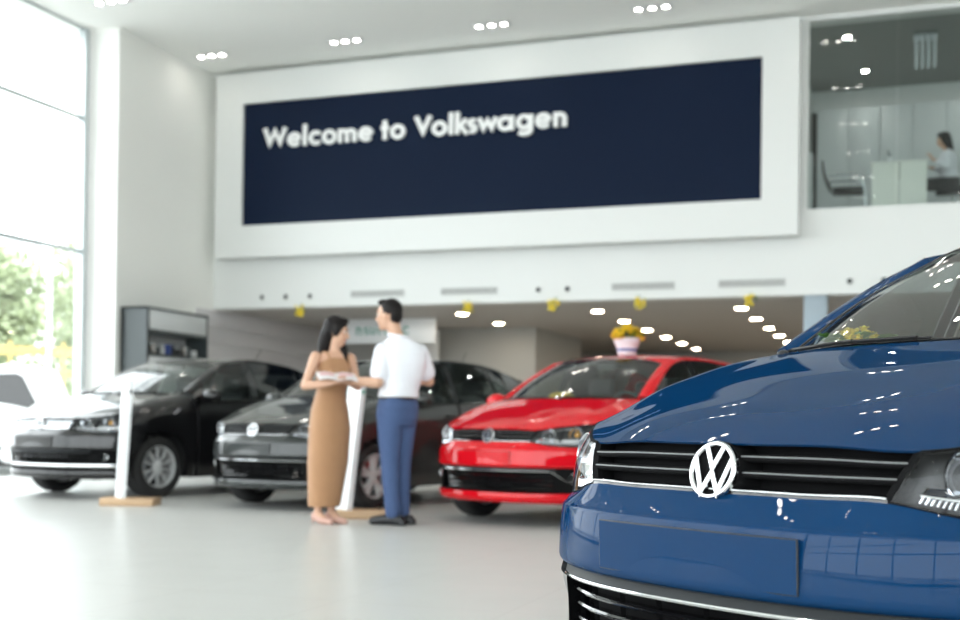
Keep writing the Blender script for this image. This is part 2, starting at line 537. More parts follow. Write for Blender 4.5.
def emblem(car, kind):
    """round badge with two stacked letter strokes, its dark cup behind"""
    tilt = math.radians(13)
    c = V3(.766, .010, .713); nx = V3(math.cos(tilt), 0, math.sin(tilt)); up = V3(-math.sin(tilt), 0, math.cos(tilt)); le = V3(0, -1, 0)
    # b: picture left/right of somebody facing the car, a > 0 is the car's right flank
    fn = lambda a, b, h: c - le * a + up * b + nx * h
    e = MB(); R = .0585; w = .0105
    ring = [(R * math.cos(t), R * math.sin(t)) for t in np.linspace(0, 2 * PI, 49)[:-1]]
    n = len(ring); V = []; prof = [(R - .0085, .0), (R - .0085, .004), (R - .006, .0075), (R - .001, .0075), (R + .002, .004), (R + .002, -.012)]
    for r, h in prof:
        for t in np.linspace(0, 2 * PI, 49)[:-1]: V.append(fn(r * math.cos(t), r * math.sin(t), h))
    e.add(V, [(i * n + k, i * n + (k + 1) % n, (i + 1) * n + (k + 1) % n, (i + 1) * n + k) for i in range(len(prof) - 1) for k in range(n)])
    def strokes(pts):
        e.stroke(pts, w, .0055, fn); e.stroke(pts, w * .55, .0072, fn)
    strokes([(-.0225, .049), (0, .0035), (.0225, .049)])
    strokes([(-.0475, .0235), (-.0215, -.0455), (0, -.0045), (.0215, -.0455), (.0475, .0235)])
    root = e.build('emblem', 'badge_chrome', car, 30)
    d = MB(); V = [fn(0, 0, -.004)]; m = 32
    for r, h in [(.052, -.004), (.0615, -.006), (.0635, -.012), (.066, -.03), (.078, -.075)]:
        for t in np.linspace(0, 2 * PI, m + 1)[:-1]: V.append(fn(r * math.cos(t), r * math.sin(t), h))
    F = [(0, 1 + k, 1 + (k + 1) % m) for k in range(m)]
    for i in range(4): F += [(1 + i * m + k, 1 + (i + 1) * m + k, 1 + (i + 1) * m + (k + 1) % m, 1 + i * m + (k + 1) % m) for k in range(m)]
    d.add(V, F); d.build('emblem_cup', 'grille_black', root, 40)
    return root


def headlight(car, sgn):
    us = np.linspace(3.03, 7.0, 36); vs = np.linspace(0.04, 1.96, 14)
    P = FACE(us, vs); Q = P * V3(1, sgn, 1); fl = sgn < 0
    hl = MB().grid(Q, flip=fl, flange=.012).build('headlight', 'lamp_lens', car, 40)
    hl['label'] = 'clear headlight lens'
    # housing: the same outline sunk inward, with a black rim
    nrm = V3(-.045, -.022 * sgn, .0)
    back = FACE(us, vs) * V3(1, sgn, 1) + nrm
    MB().grid(back, flip=fl).build('lamp_housing', 'lamp_housing', hl)
    rim = MB()
    edge = np.concatenate([P[0], P[1:, -1], P[-1][::-1], P[::-1, 0]]) * V3(1, sgn, 1)
    rim.tube(edge + V3(-.004, -.003 * sgn, 0), .0052, 8, cap=False); rim.build('lamp_seal', 'grille_black', hl)
    # main reflector bowl with projector, indicator bowl, chrome blade and light strip
    def bowl(u, v, r, depth, name, m, ball=True):
        c = FACE([u], [v])[0, 0] * V3(1, sgn, 1); ax = V3(.93, .30 * sgn, 0.08); ax /= np.linalg.norm(ax)
        c = c - ax * .026; a = np.cross(ax, V3(0, 0, 1)); a /= np.linalg.norm(a); b = np.cross(a, ax)
        mb = MB(); n = 28; prof = [(r * 1.06, .004), (r, .006), (r * .93, -.002), (r * .8, -depth * .4), (r * .5, -depth * .75), (r * .36, -depth * .8)]
        V = []
        for rr, h in prof:
            for t in np.linspace(0, 2 * PI, n + 1)[:-1]: V.append(c + a * rr * math.cos(t) + b * rr * math.sin(t) + ax * h)
        F = [(i * n + k, i * n + (k + 1) % n, (i + 1) * n + (k + 1) % n, (i + 1) * n + k) for i in range(len(prof) - 1) for k in range(n)]
        mb.add(V, F).build(name, m, hl)
        g = MB(); Rm = np.stack([a, b, ax], 1)
        g.ball(c - ax * depth * .62, (r * .42, r * .42, r * .32), 16, 10, R=Rm); g.build('projector_lens' if ball else 'bulb', 'gloss_black' if ball else 'amber', hl)
    bowl(3.86, 1.08, .050, .05, 'reflector_bowl', 'reflector')
    bowl(5.5, 1.05, .052, .05, 'reflector_bowl', 'reflector', False)
    bl = MB()
    q = FACE(np.linspace(3.35, 6.6, 24), [.36])[0] * V3(1, sgn, 1) + V3(-.020, -.010 * sgn, 0)
    q2 = FACE(np.linspace(3.35, 6.6, 24), [.62])[0] * V3(1, sgn, 1) + V3(-.038, -.016 * sgn, 0)
    bl.grid(np.stack([q, q2]), flip=fl); bl.tube(q, .004, 6); bl.build('chrome_blade', 'reflector', hl)
    dv = MB()
    for u in (4.62,):
        q = FACE([u], np.linspace(.45, 1.6, 8))[:, 0] * V3(1, sgn, 1) + V3(-.020, -.010 * sgn, 0); dv.grid(np.stack([q, q + V3(-.004, .010 * sgn, 0), q + V3(-.03, 0, 0)], 1), flip=fl)
    dv.build('divider', 'grille_black', hl)
    st = MB(); q = FACE(np.linspace(3.5, 5.6, 20), [1.66])[0] * V3(1, sgn, 1) + V3(-.022, -.010 * sgn, 0)
    st.tube(q, .005, 6); st.build('light_strip', 'satin_chrome', hl)
    for u in np.linspace(3.40, 6.3, 40):
        rb = MB() if u < 3.41 else rb
        q = FACE([u], [.16, .36])[:, 0] * V3(1, sgn, 1) + V3(-.016, -.008 * sgn, 0); rb.tube([q[0], q[1]], .0026, 5)
    rb.build('ribbed_lens', 'reflector', hl)
    return hl


def grille(car, style):
    g = MB(); us = np.linspace(-3.0, 3.0, 40)
    g.grid(FACE(us, np.linspace(0, 2, 8)) + V3(-.055, 0, 0))
    top = FACE(us, [2])[0]; bot = FACE(us, [0])[0]
    g.grid(np.stack([top, top + V3(-.055, 0, 0)])); g.grid(np.stack([bot + V3(-.055, 0, 0), bot]))
    root = g.build('grille', 'grille_black', car)
    for s in (-1, 1):
        e = MB(); L = FACE([3.02 * s], np.linspace(0.02, 1.98, 10))[:, 0]
        e.grid(np.stack([L + V3(.001, -.001 * s, 0), L + V3(-.002, -.016 * s, 0), L + V3(-.05, -.022 * s, 0)]), flip=s > 0)
        e.build('end_bezel', 'grille_black', root)
    fr = [.42, .745] if style == 'polo' else [.25, .42, .59, .76]
    for f in fr:
        sl = MB(); c = FACE(np.linspace(-2.93, 2.93, 50), [2 * f])[0]
        sec = [(-.034, -.010), (-.010, -.010), (-.004, -.005), (-.004, .002), (-.012, .006), (-.034, .006)]
        sl.grid(np.stack([c + V3(a, 0, b) for a, b in sec + sec[:1]]), flip=True)
        s_ = sl.build('slat', 'grille_black' if style == 'polo' else 'satin_chrome', root)
        ch = MB(); ch.grid(np.stack([c + V3(a, 0, b) for a, b in [(-.0036, .0), (-.003, .0016), (-.0042, .0032)]]), flip=False)
        ch.build('slat_edge', 'slat_silver', s_)
    ch = MB(); c = FACE(np.linspace(-2.97, 2.97, 50), [.17])[0]
    h = .0042 if style == 'polo' else .016
    sec = [(-.012, -h), (.001, -h * .8), (.0045, -h * .3), (.0045, h * .3), (.001, h * .8), (-.012, h)]
    ch.grid(np.stack([c + V3(a, 0, b) for a, b in sec]), flip=False)
    o = ch.build('chrome_strip', 'chrome', root); o['label'] = 'bright chrome strip along the grille foot'
    lo = MB(); c = FACE(np.linspace(-3.0, 3.0, 50), [.03])[0]
    lo.grid(np.stack([c + V3(a, 0, b) for a, b in [(-.02, .010), (-.001, .007), (.001, -.006), (-.004, -.010)]]), flip=False)
    lo.build('lower_trim', 'gloss_black', root)
    return root


def lower_front(car, style, paint):
    b = MB(); us = np.linspace(-8, 8, 90)
    # outer parts of the band are skin, the middle is a recess
    for s in (-1, 1): b.grid(BAND(np.linspace(4.35, 8, 30) * s, np.linspace(0, 3, 12)), flip=s < 0)
    um = np.linspace(-4.35, 4.35, 60)
    b.grid(BAND(um, [2.85, 3]))
    bk = BAND(um, np.linspace(.5, 2.85, 8)) + V3(-.07, 0, 0); b.grid(bk)
    t = BAND(um, [.5])[0]; b.grid(np.stack([t + V3(-.07, 0, 0), t + V3(-.02, 0, 0)])); t = BAND(um, [2.85])[0]; b.grid(np.stack([t, t + V3(-.07, 0, 0)]))
    for s in (-1, 1):
        e = BAND([4.35 * s], np.linspace(.5, 2.85, 8))[:, 0]; b.grid(np.stack([e, e + V3(-.07, 0, 0)]), flip=s > 0)
    root = b.build('lower_grille', 'grille_black', car)
    MB().grid(BAND(np.linspace(-4.5, 4.5, 60), np.linspace(0, .9, 7)) + V3(.002, 0, 0), flange=.012).build('grille_frame', 'trim_grey', root)
    for f in (1.0, 1.42, 1.84, 2.26, 2.62):
        c = BAND(np.linspace(-4.3, 4.3, 60), [f])[0] + V3(-.02, 0, 0)
        sec = [(-.03, -.006), (-.004, -.005), (0, 0), (-.004, .005), (-.03, .006)]
        MB().grid(np.stack([c + V3(a, 0, z) for a, z in sec])).build('slat', 'gloss_black', root)
    for u in np.linspace(-3.9, 3.9, 9):
        v = MB(); c = BAND([u], np.linspace(.6, 2.8, 8))[:, 0] + V3(-.045, 0, 0); v.grid(np.stack([c + V3(0, -.004, 0), c + V3(.012, 0, 0), c + V3(0, .004, 0)], 1)); v.build('grille_rib', 'grille_black', root)
    # chrome strip: level across the middle, then running down and out round the fog lamps
    if style == 'polo':
        cu = np.array([-6.6, -6.0, -5.2, -4.75, -4.35, -4.1, -3.8, 0, 3.8, 4.1, 4.35, 4.75, 5.2, 6.0, 6.6]); cv = np.array([2.1, 2.12, 2.02, 1.55, 1.02, .86, .84, .84, .84, .86, 1.02, 1.55, 2.02, 2.12, 2.1])
        uu = np.linspace(-6.6, 6.6, 130); vv = np.interp(uu, cu, cv)
        vv = np.convolve(np.pad(vv, 3, mode='edge'), np.ones(7) / 7, 'valid')
    else:
        uu = np.linspace(-7.2, 7.2, 120); vv = np.full(120, 2.45)
    c = np.array([BAND([a], [z])[0, 0] for a, z in zip(uu, vv)])
    nrm = np.stack([np.gradient(c[:, 1]), -np.gradient(c[:, 0]), 0 * c[:, 0]], 1); nrm /= np.linalg.norm(nrm, axis=1, keepdims=True)
    hh = .0036 if style == 'polo' else .012
    sec = [(-.006, -hh * 1.5), (.004, -hh * 1.3), (.007, -hh), (.009, 0), (.007, hh), (-.002, hh * 1.2)]
    tp = np.clip((5.2 - np.abs(uu)) / .8, .25, 1)[:, None] if style == 'polo' else 1.0
    o = MB().grid(np.stack([c + (nrm * a + V3(0, 0, z)) * tp for a, z in sec])).build('chrome_strip', 'chrome', root)
    for s in (-1, 1):
        cc = BAND([5.3 * s], [1.5])[0, 0] + V3(-.010, -.012 * s, 0); ax = V3(.86, .5 * s, 0); a = V3(-.5 * s, .86, 0); up = V3(0, 0, 1)
        f = MB(); n = 24
        fn = lambda q, w, h: cc + a * q + up * w + ax * h
        V = []; prof = [(1.12, .008), (1.0, .010), (.94, .002), (.7, -.02), (.2, -.032)]
        for r, h in prof:
            for t in np.linspace(0, 2 * PI, n + 1)[:-1]: V.append(fn(.062 * r * math.cos(t), .030 * r * math.sin(t), h))
        f.add(V, [(i * n + k, i * n + (k + 1) % n, (i + 1) * n + (k + 1) % n, (i + 1) * n + k) for i in range(4) for k in range(n)])
        fo = f.build('fog_lamp', 'reflector', car)
        gl = MB(); V = [fn(0, 0, .016)] + [fn(.060 * math.cos(t), .028 * math.sin(t), .007) for t in np.linspace(0, 2 * PI, n + 1)[:-1]]
        gl.add(V, [(0, 1 + k, 1 + (k + 1) % n) for k in range(n)]).build('fog_lens', 'lamp_lens', fo)
    lp = MB(); lp.grid(LIP(us, np.linspace(0, 4, 14)), flange=.0)
    o = lp.build('front_lip', paint, car)
    return root


def wheel(car, x, s, style):
    w = MB(); R = .305; y0 = .70 * s
    yo = .085 * s
    prof = [(.20, -.085), (.215, -.098), (.27, -.102), (.293, -.092), (.303, -.07), (R, -.03), (R, .03), (.303, .07), (.293, .092), (.27, .102), (.215, .098), (.20, .085)]
    w.lathe(prof, (x, y0, R), 'y', 48)
    root = w.build('wheel', 'rubber', car, 50)
    root['label'] = 'black tyre on a silver alloy rim'
    r = MB()
    o = lambda d: d * s
    r.lathe([(.200, o(.094)), (.205, o(.097)), (.198, o(.096)), (.192, o(.075)), (.190, o(-.05)), (.2, o(-.09))], (x, y0, R), 'y', 48)
    N, wd = (5, .030) if style == 'five' else (10, .013)
    for k in range(N):
        t0 = 2 * PI * k / N + .3
        for dt in ((-.14, .14) if style == 'five' else (0,)):
            V = []; 
            for rr, hw, yy in [(.035, wd * 1.0, .080), (.11, wd * .75, .088), (.185, wd * .85, .082)]:
                tt = t0 + dt * (.6 if rr < .05 else 1.0 + (rr - .1) * 2)
                ca, sa = math.cos(tt), math.sin(tt)
                for q, dz in ((-hw, -.025), (-hw * .6, 0), (hw * .6, 0), (hw, -.025)):
                    V.append((x + rr * ca - q * sa, y0 + (yy + dz) * s, R + rr * sa + q * ca))
            r.add(V, [(a * 4 + b, a * 4 + b + 1, a * 4 + b + 5, a * 4 + b + 4) for a in range(2) for b in range(3)])
    r.lathe([(.0, o(.092)), (.026, o(.092)), (.034, o(.088)), (.050, o(.080)), (.056, o(.05))], (x, y0, R), 'y', 24)
    r.build('rim', 'rim_silver', root, 40)
    d = MB(); d.lathe([(.02, o(.01)), (.13, o(.01)), (.135, o(.0)), (.13, o(-.012)), (.02, o(-.012))], (x, y0, R), 'y', 32)
    d.build('brake_disc', 'satin_chrome', root)
    iv = MB(); iv.lathe([(.0, o(-.03)), (.19, o(-.03))], (x, y0, R), 'y', 24); iv.build('hub_plate', 'interior', root)
    return root


def seat(car, x, y, bench=False):
    w = 1.15 if bench else .46
    m = MB()
    m.box((x, y, .50), (.50, w, .16), 0, bev=.05)
    m.box((x - .30, y, .80), (.14, w, .56), 0, bev=.055)
    o = m.build('rear_bench' if bench else 'seat', 'interior_soft', car)
    for yy in ((-.36, .36) if bench else (0,)):
        h = MB(); h.box((x - .335, y + yy, 1.17), (.10, .27, .17), 0, bev=.045); h.tube([(x - .33, y + yy - .06, 1.02), (x - .33, y + yy - .06, 1.12)], .007, 6); h.tube([(x - .33, y + yy + .06, 1.02), (x - .33, y + yy + .06, 1.12)], .007, 6)
        h.build('headrest', 'interior_soft', o)


def car(label, loc, heading, paint, grille_style='polo', wheel_style='five', sedan=False, fold=False, group='cars on the showroom floor'):
    C = thing('car', label, 'car', (loc[0], loc[1], 0), heading, group)
    nu = np.linspace
    # ---- front bumper: face and shelf in one skin, with the flush number plate field
    bp = MB(); bp.grid(BUMPER(nu(-8, 8, 120), np.concatenate([nu(0, 1, 3), nu(1.25, 3, 8), nu(3.2, 6, 14), nu(6.25, 7, 5)])))
    bump = bp.build('front_bumper', paint, C, 40)
    pl = MB()
    ys = nu(-.262, .262, 30); zs = nu(.492, .594, 6)
    vv = np.interp(zs, [.486, .545, .600], [2, 3, 4])
    uu = np.interp(ys, BUMPER.P[3][:, 1], np.arange(-8, 9))
    sk = BUMPER(uu, vv); flat = sk[:, :, 0].max(0); flat = flat * .6 + flat.max() * .4
    G = np.stack([flat[None, :] + .0005 - .004 * ((.594 - zs) / .102)[:, None], np.broadcast_to(ys, sk.shape[:2]), np.broadcast_to(zs[:, None], sk.shape[:2])], -1)
    pl.grid(G, flange=.02)
    pf = pl.build('number_plate_field', paint, bump, 40)
    tr = MB(); e = np.concatenate([G[0], G[1:, -1], G[-1][::-1][1:], G[::-1, 0][1:]]); tr.tube(e + V3(-.003, 0, 0), .0028, 6, cap=False); tr.build('plate_seam', 'black_plastic', pf)
    grille(C, grille_style)
    emblem(C, 0)
    for s in (-1, 1): headlight(C, s)
    lower_front(C, grille_style, paint)
    # ---- hood and fenders
    HU = 5.0
    MB().grid(HOOD(nu(-HU + .02, HU - .02, 90), nu(0.03, 4.97, 60)), flange=.004).build('hood', paint, C, 60)
    for s in (-1, 1):
        fd = MB(); fl = s < 0
        A = HOOD(nu(HU + .02, 8, 26), nu(0.0, 5, 60)) * V3(1, s, 1)
        fd.grid(A, flip=fl, flange=.0)
        B = FACE(nu(7.02, 8, 8), nu(0, 2, 14)) * V3(1, s, 1); fd.grid(B, flip=fl)
        up = np.concatenate([BUMPER([8], [5, 6, 7])[:, 0], FACE([8], nu(.2, 2, 6))[:, 0], HOOD([8], nu(.15, 5, 24))[:, 0]])
        t = np.concatenate([[0], np.cumsum(np.linalg.norm(np.diff(up, axis=0), axis=1))]); n = 46
        U = np.stack([np.interp(nu(0, t[-1], n), t, up[:, k]) for k in range(3)], 1)
        ang = np.radians(nu(60, 197, 40)); lo = [(ARC_R * math.cos(a), ARC_Z + ARC_R * math.sin(a)) for a in ang]
        lo += [(x, .20) for x in nu(-.345, -.449, 6)]
        lo = np.array(lo)
        G = []
        for f in nu(0, 1, 14):
            xz = U[:, [0, 2]] * (1 - f) + lo * f
            y = yside(xz[:, 0], xz[:, 1]) * (1 if f > 0 else 0) + (U[:, 1] if f == 0 else 0)
            if f > 0: y = y * 1.0
            G.append(np.stack([xz[:, 0], y, xz[:, 1]], 1))
        G = np.array(G) * V3(1, s, 1); fd.grid(G, flip=not fl)
        # rolled arch lip
        L = np.array([(ARC_R * math.cos(a), 0, ARC_Z + ARC_R * math.sin(a)) for a in np.radians(nu(-14, 197, 60))]); yy = yside(L[:, 0], L[:, 2])
        fd.grid(np.stack([np.stack([L[:, 0], yy, L[:, 2]], 1) * V3(1, s, 1), np.stack([L[:, 0], yy - .05, L[:, 2]], 1) * V3(1, s, 1)]), flip=fl)
        fd.build('fender', paint, C, 50)
        ln = MB(); ln.grid(np.stack([np.stack([L[:, 0] * 1.04, np.full(60, y) * s, (L[:, 2] - ARC_Z) * 1.04 + ARC_Z], 1) for y in (.80, .42)]), flip=fl)
        ln.build('wheel_well', 'interior', C)
    # ---- greenhouse curves (left flank, y > 0)
    if sedan:
        P = [(-.40, .765, 1.01), (-.62, .725, 1.145), (-.85, .675, 1.275), (-1.08, .63, 1.362), (-1.4, .605, 1.402), (-1.8, .60, 1.395), (-2.2, .605, 1.345), (-2.55, .63, 1.245), (-2.95, .68, 1.10)]
        RC = [(-.90, 1.402), (-1.1, 1.432), (-1.4, 1.45), (-1.8, 1.44), (-2.2, 1.385), (-2.4, 1.335)]; tail_x = -3.55
        QX = -2.95
    else:
        P = [(-.40, .765, 1.01), (-.62, .725, 1.145), (-.85, .675, 1.275), (-1.08, .63, 1.365), (-1.4, .605, 1.41), (-1.8, .60, 1.412), (-2.3, .60, 1.38), (-2.65, .615, 1.315), (-2.95, .65, 1.22)]
        RC = [(-.90, 1.405), (-1.1, 1.436), (-1.4, 1.457), (-1.8, 1.458), (-2.3, 1.428), (-2.65, 1.375), (-2.98, 1.30)]; tail_x = -3.13
        QX = -2.95
    Pc = curve(P, 240)
    def rail(x): return np.stack([x, np.interp(-x, -Pc[:, 0], Pc[:, 1]), np.interp(-x, -Pc[:, 0], Pc[:, 2])], -1)
    BZ = [(-.40, .955), (-.9, .972), (-1.35, .985), (-1.8, 1.0), (-2.3, 1.03), (-2.6, 1.07), (-2.95, 1.10)] if not sedan else [(-.40, .955), (-.9, .972), (-1.35, .985), (-1.8, 1.0), (-2.3, 1.02), (-2.6, 1.04), (-2.95, 1.06)]
    def belt(x): z = sm(x, BZ); return np.stack([x, yside(x, z), z], -1)
    Mx = [(-.384, .711, 1.056), (-.68, .663, 1.226), (-.976, .601, 1.377), (-1.15, .588, 1.408), (-1.4, .578, 1.432)] + [(x, .570, z - .030 if x > -2.5 else z - .04) for x, z in RC if x < -1.5]
    Mc = curve(Mx, 240)
    def crest(x): return np.stack([x, np.interp(-x, -Mc[:, 0], Mc[:, 1]), np.interp(-x, -Mc[:, 0], Mc[:, 2])], -1)
    # windshield
    ga = [(-.165, 0, 1.034), (-.175, .2, 1.034), (-.215, .4, 1.034), (-.285, .56, 1.028), (-.362, .677, 1.023)]
    gb = [(-.900, 0, 1.406), (-.903, .2, 1.403), (-.915, .37, 1.396), (-.935, .49, 1.376), (-.956, .569, 1.353)]
    sym = lambda L: np.concatenate([np.array(L)[:0:-1] * MIR, np.array(L)])
    ca, cb = curve(sym(ga), 41), curve(sym(gb), 41)
    ws = []
    for f in nu(0, 1, 16): ws.append(ca * (1 - f) + cb * f + V3(.35, 0, .9) * (.022 * math.sin(PI * f)))
    ws = np.array(ws)
    wsh = MB().grid(ws, flip=False).build('windshield', 'car_glass', C, 80)
    sl = MB(); sl.tube(np.concatenate([ws[0], ws[1:, -1], ws[-1][::-1], ws[::-1, 0]]), .004, 6, cap=False); sl.build('windshield_seal', 'gloss_black', wsh)
    MB().box((-.965, 0, 1.335), (.03, .20, .055), 0, bev=.012).build('rear_view_mirror', 'black_plastic', wsh)
    # roof
    rr = []
    for x, z in RC:
        m = crest(np.array([x if x < -.97 else -.976]))[0]
        if x >= -.9: rw = [tuple(q) for q in gb]
        else:
            dz = z - m[2]; rw = [(x, m[1] * k, z - dz * (k ** 2.6)) for k in (0, .35, .65, .86, 1.0)]
        rr.append(rw)
    rr[0] = [tuple(q) for q in gb[:4]] + [(-.957, .571, 1.356)]
    Rf = np.array(rr); Rf = np.concatenate([Rf[:, :0:-1] * MIR, Rf], 1)
    tu = np.arange(9); rows_ = np.stack([nspline(tu, q, nu(0, 8, 41)) for q in Rf]); xr = -np.array([q[0] for q in RC])
    rg = nspline(xr, rows_, nu(xr[0], xr[-1], 40))
    rb_ = MB().grid(rg, flip=False)
    kk = int(np.argmin(np.abs(rg[:, -1, 0] + 1.10))) + 1
    for s in (-1, 1):
        eA = rg[:kk, -1] * V3(1, s, 1); eB = crest(nu(-.980, rg[kk - 1, -1, 0], kk)) * V3(1, s, 1); rb_.grid(np.stack([eA, eA * .5 + eB * .5 + V3(0, 0, .003), eB]), flip=s < 0)
    roof = rb_.build('roof', paint, C, 60)
    an = MB(); ax = RC[-2][0] + .12; az = float(np.interp(-ax, xr, [q[1] for q in RC])); an.tube([(ax, 0, az), (ax - .08, 0, az + .09), (ax - .17, 0, az + .21)], .004, 6); an.ball((ax, 0, az + .004), (.028, .018, .014)); an.build('antenna', 'black_plastic', C)
    # cowl and wipers
    h5 = HOOD(nu(-6, 6, 41), [5])[0]
    MB().grid(np.stack([h5 + V3(0, 0, -.012), h5 * .5 + ca * .5 + V3(0, 0, -.016), ca + V3(0, 0, -.004)])).build('cowl', 'black_plastic', C)
    for y0, y1 in ((.60, .02), (-.06, -.60)):
        wp = MB(); i0, i1 = int(round(20 + y0 / .69 * 20)), int(round(20 + y1 / .69 * 20)); lo_, hi_ = min(i0, i1), max(i0, i1)
        path = [ws[0][i] * .95 + ws[1][i] * .05 + V3(.012, 0, .004) for i in range(lo_, hi_ + 1)]
        wp.tube(path, .004, 6); wp.tube([q + V3(.010, 0, .002) for q in path[3:-1]], .005, 6)
        pv = path[0] if y0 < 0 else path[2]
        wp.tube([pv + V3(.05, -.02, -.012), pv + V3(.03, 0, .002), path[len(path) // 2] + V3(.012, 0, .003)], .006, 6); wp.ball(pv + V3(.05, -.02, -.010), (.018, .018, .012))
        wp.build('wiper', 'black_plastic', C)
    if sedan: rearx = [(-2.40, 1.335, .58), (-2.75, 1.19, .62), (-3.02, 1.06, .66), (-3.3, 1.035, .66), (-3.50, 1.01, .62), (-3.57, .92, .62), (-3.60, .70, .62), (-3.66, .55, .62), (-3.60, .24, .60)]
    else: rearx = [(-2.98, 1.30, .56), (-3.05, 1.26, .58), (-3.11, 1.08, .62), (-3.15, .98, .63), (-3.17, .80, .62), (-3.20, .62, .62), (-3.23, .52, .62), (-3.20, .40, .62), (-3.12, .22, .60)]
    qz = np.array([q[1] for q in rearx])
    for s in (-1, 1):
        fl = s < 0; m3 = V3(1, s, 1)
        # A pillar, roof rail
        xs = nu(-.40, -.976, 30); f = nu(0, 1, 30)[:, None]
        Wl = np.array([-.362, .678, 1.024]) * (1 - f) + np.array([-.956, .570, 1.354]) * f + V3(.35, 0, .9) * (.020 * np.sin(PI * f))
        Ml = np.array([-.386, .711, 1.058]) * (1 - f) + np.array([-.982, .604, 1.380]) * f + V3(.3, .25, .6) * (.012 * np.sin(PI * f))
        Ol = rail(nu(-.41, -1.06, 30)) + V3(0, .006, .004)
        mm = (Ml + Ol) / 2 + V3(0, .010, .008)
        MB().grid(np.stack([Wl, Wl * .4 + Ml * .6 + V3(.003, 0, .005), Ml, mm, Ol]) * m3, flip=not fl, flange=.012).build('windshield_pillar', paint, C, 70)
        xe = nu(-.978, RC[-1][0], 50)
        c0 = crest(xe); o0 = rail(np.minimum(xe - .075 * np.exp((xe + .978) * 6), -1.0)); 
        MB().grid(np.stack([c0, c0 * .5 + o0 * .5 + V3(0, .012, .008), o0 + V3(0, .005, 0)]) * m3, flip=not fl, flange=.012).build('roof_rail', paint, C, 70)
        # side glazing: panes, pillars
        def strip(x0, x1, name, m, par, inset=0.0, n=16, lo=0.0):
            x = nu(x0, x1, n); a, b = belt(x) + V3(0, 0, lo), rail(x); rows_ = [a * (1 - k) + b * k + V3(0, .010 * math.sin(PI * k) - inset, 0) for k in nu(0, 1, 8)]
            return MB().grid(np.array(rows_) * m3, flip=not fl, flange=.0 if 'glass' in m else .006).build(name, m, par, 60)
        def door(x0, x1, arch, name, top=1.0):
            x = nu(x0, x1, 40); bz = sm(x, BZ); lo = np.full(40, .20)
            if arch: d = np.abs(x - WB); lo = np.where(d < ARC_R, np.maximum(.20, ARC_Z + np.sqrt(np.maximum(ARC_R ** 2 - d ** 2, 0))), .20)
            G = []
            for k in nu(0, 1, 20):
                z = bz * (1 - k) + lo * k; y = yside(x, z) - .010 * np.exp(-((z - .40) / .05) ** 2) * (0 if arch == 2 else 1) + .006 * np.exp(-((z - .80) / .035) ** 2)
                G.append(np.stack([x, y, z], 1))
            return MB().grid(np.array(G) * m3, flip=fl, flange=.012).build(name, paint, C, 60)
        d1 = door(-.456, -1.325, 0, 'front_door')
        strip(-.42, -.60, 'sail_panel', 'gloss_black', d1)
        strip(-.605, -1.255, 'side_window', 'side_glass', d1, .006)
        strip(-1.26, -1.325, 'window_pillar', 'gloss_black', d1)
        d2 = door(-1.333, -2.15, 1, 'rear_door')
        strip(-1.333, -1.385, 'window_pillar', 'gloss_black', d2)
        strip(-1.39, -2.08, 'side_window', 'side_glass', d2, .006)
        strip(-2.085, -2.15, 'window_pillar', 'gloss_black', d2)
        for d, x in ((d1, -1.17), (d2, -2.0)):
            hd = MB(); y = float(yside(x, .86)[0]) + .018
            hd.tube(np.array([(x - .10, y - .02, .862), (x - .08, y + .012, .862), (x, y + .018, .863), (x + .08, y + .012, .864), (x + .10, y - .02, .864)]) * m3, .012, 8); hd.build('door_handle', paint, d)
        tm = MB(); xx = nu(-.45, -2.45, 60); bb = belt(xx) + V3(0, .006, .004); tm.tube(bb * m3, .007, 6); tm.build('belt_trim', 'gloss_black', C)
        q = door(-2.158, QX, 1, 'quarter_panel')
        strip(-2.158, -2.42, 'quarter_window', 'side_glass', q, .006)
        strip(-2.42, QX, 'rear_pillar', paint, q)
        # mirror
        mr = MB(); base = belt(np.array([-.56]))[0]
        c = base + (V3(-.09, .045, .02) if fold else V3(.02, .115, .055))
        prof = []
        Rm = np.eye(3)
        mr.ball(c * m3, (.11, .06, .06) if fold else (.075, .110, .070), 20, 12); mr.tube(np.array([base + V3(.02, -.01, .01), base + V3(.025, .04, .02), c + V3(.01, -.03, -.03)]) * m3, .022, 8)
        mo = mr.build('side_mirror', paint, d1)
        g = MB(); V = [c + (V3(0, -.052, 0) if fold else V3(-.066, 0, 0))] + [c + (V3(.095 * math.cos(t), -.048, .05 * math.sin(t)) if fold else V3(-.062, .095 * math.cos(t), .058 * math.sin(t))) for t in nu(0, 2 * PI, 25)[:-1]]
        g.add([v * m3 for v in V], [(0, 1 + k, 1 + (k + 1) % 24) for k in range(24)]).build('mirror_glass', 'chrome', mo)
        # rear wheel arch
        L = np.array([(WB + ARC_R * math.cos(a), 0, ARC_Z + ARC_R * math.sin(a)) for a in np.radians(nu(-17, 197, 50))])
        wl = MB(); wl.grid(np.stack([np.stack([L[:, 0], np.full(50, y) * s, L[:, 2]], 1) for y in (.835, .42)]), flip=fl); wl.build('wheel_well', 'interior', C)
        # tail lamp
        tl = MB(); zz = nu(.80, 1.0, 6); xq = nu(QX - .01, QX + .12, 6)
        tl.grid(np.array([[(x, float(yside(x, z)[0]) + .006, z) for x in xq] for z in zz]) * m3, flip=not fl, flange=.01); tl.build('tail_lamp', 'red_lens', C)
    # rear closing: window, tailgate, bumper
    sec = []
    for x, z, w in rearx:
        yq = float(yside(QX, min(z, 1.1))[0]) if z < 1.1 else float(np.interp(z, [1.1, 1.3], [.71, .585]))
        e = 1.0 if z < 1.12 else 0.0
        xq_ = QX if not (sedan and x > QX) else x
        sec.append([(x, 0, z), (x + .005, w * .5, z), (x + .03, w * .85, z), (min(x + .10, xq_) if x < xq_ else x, w + (yq - w) * .45, z), (xq_ if x < QX else x, yq if x <= QX or e else yq, z)])
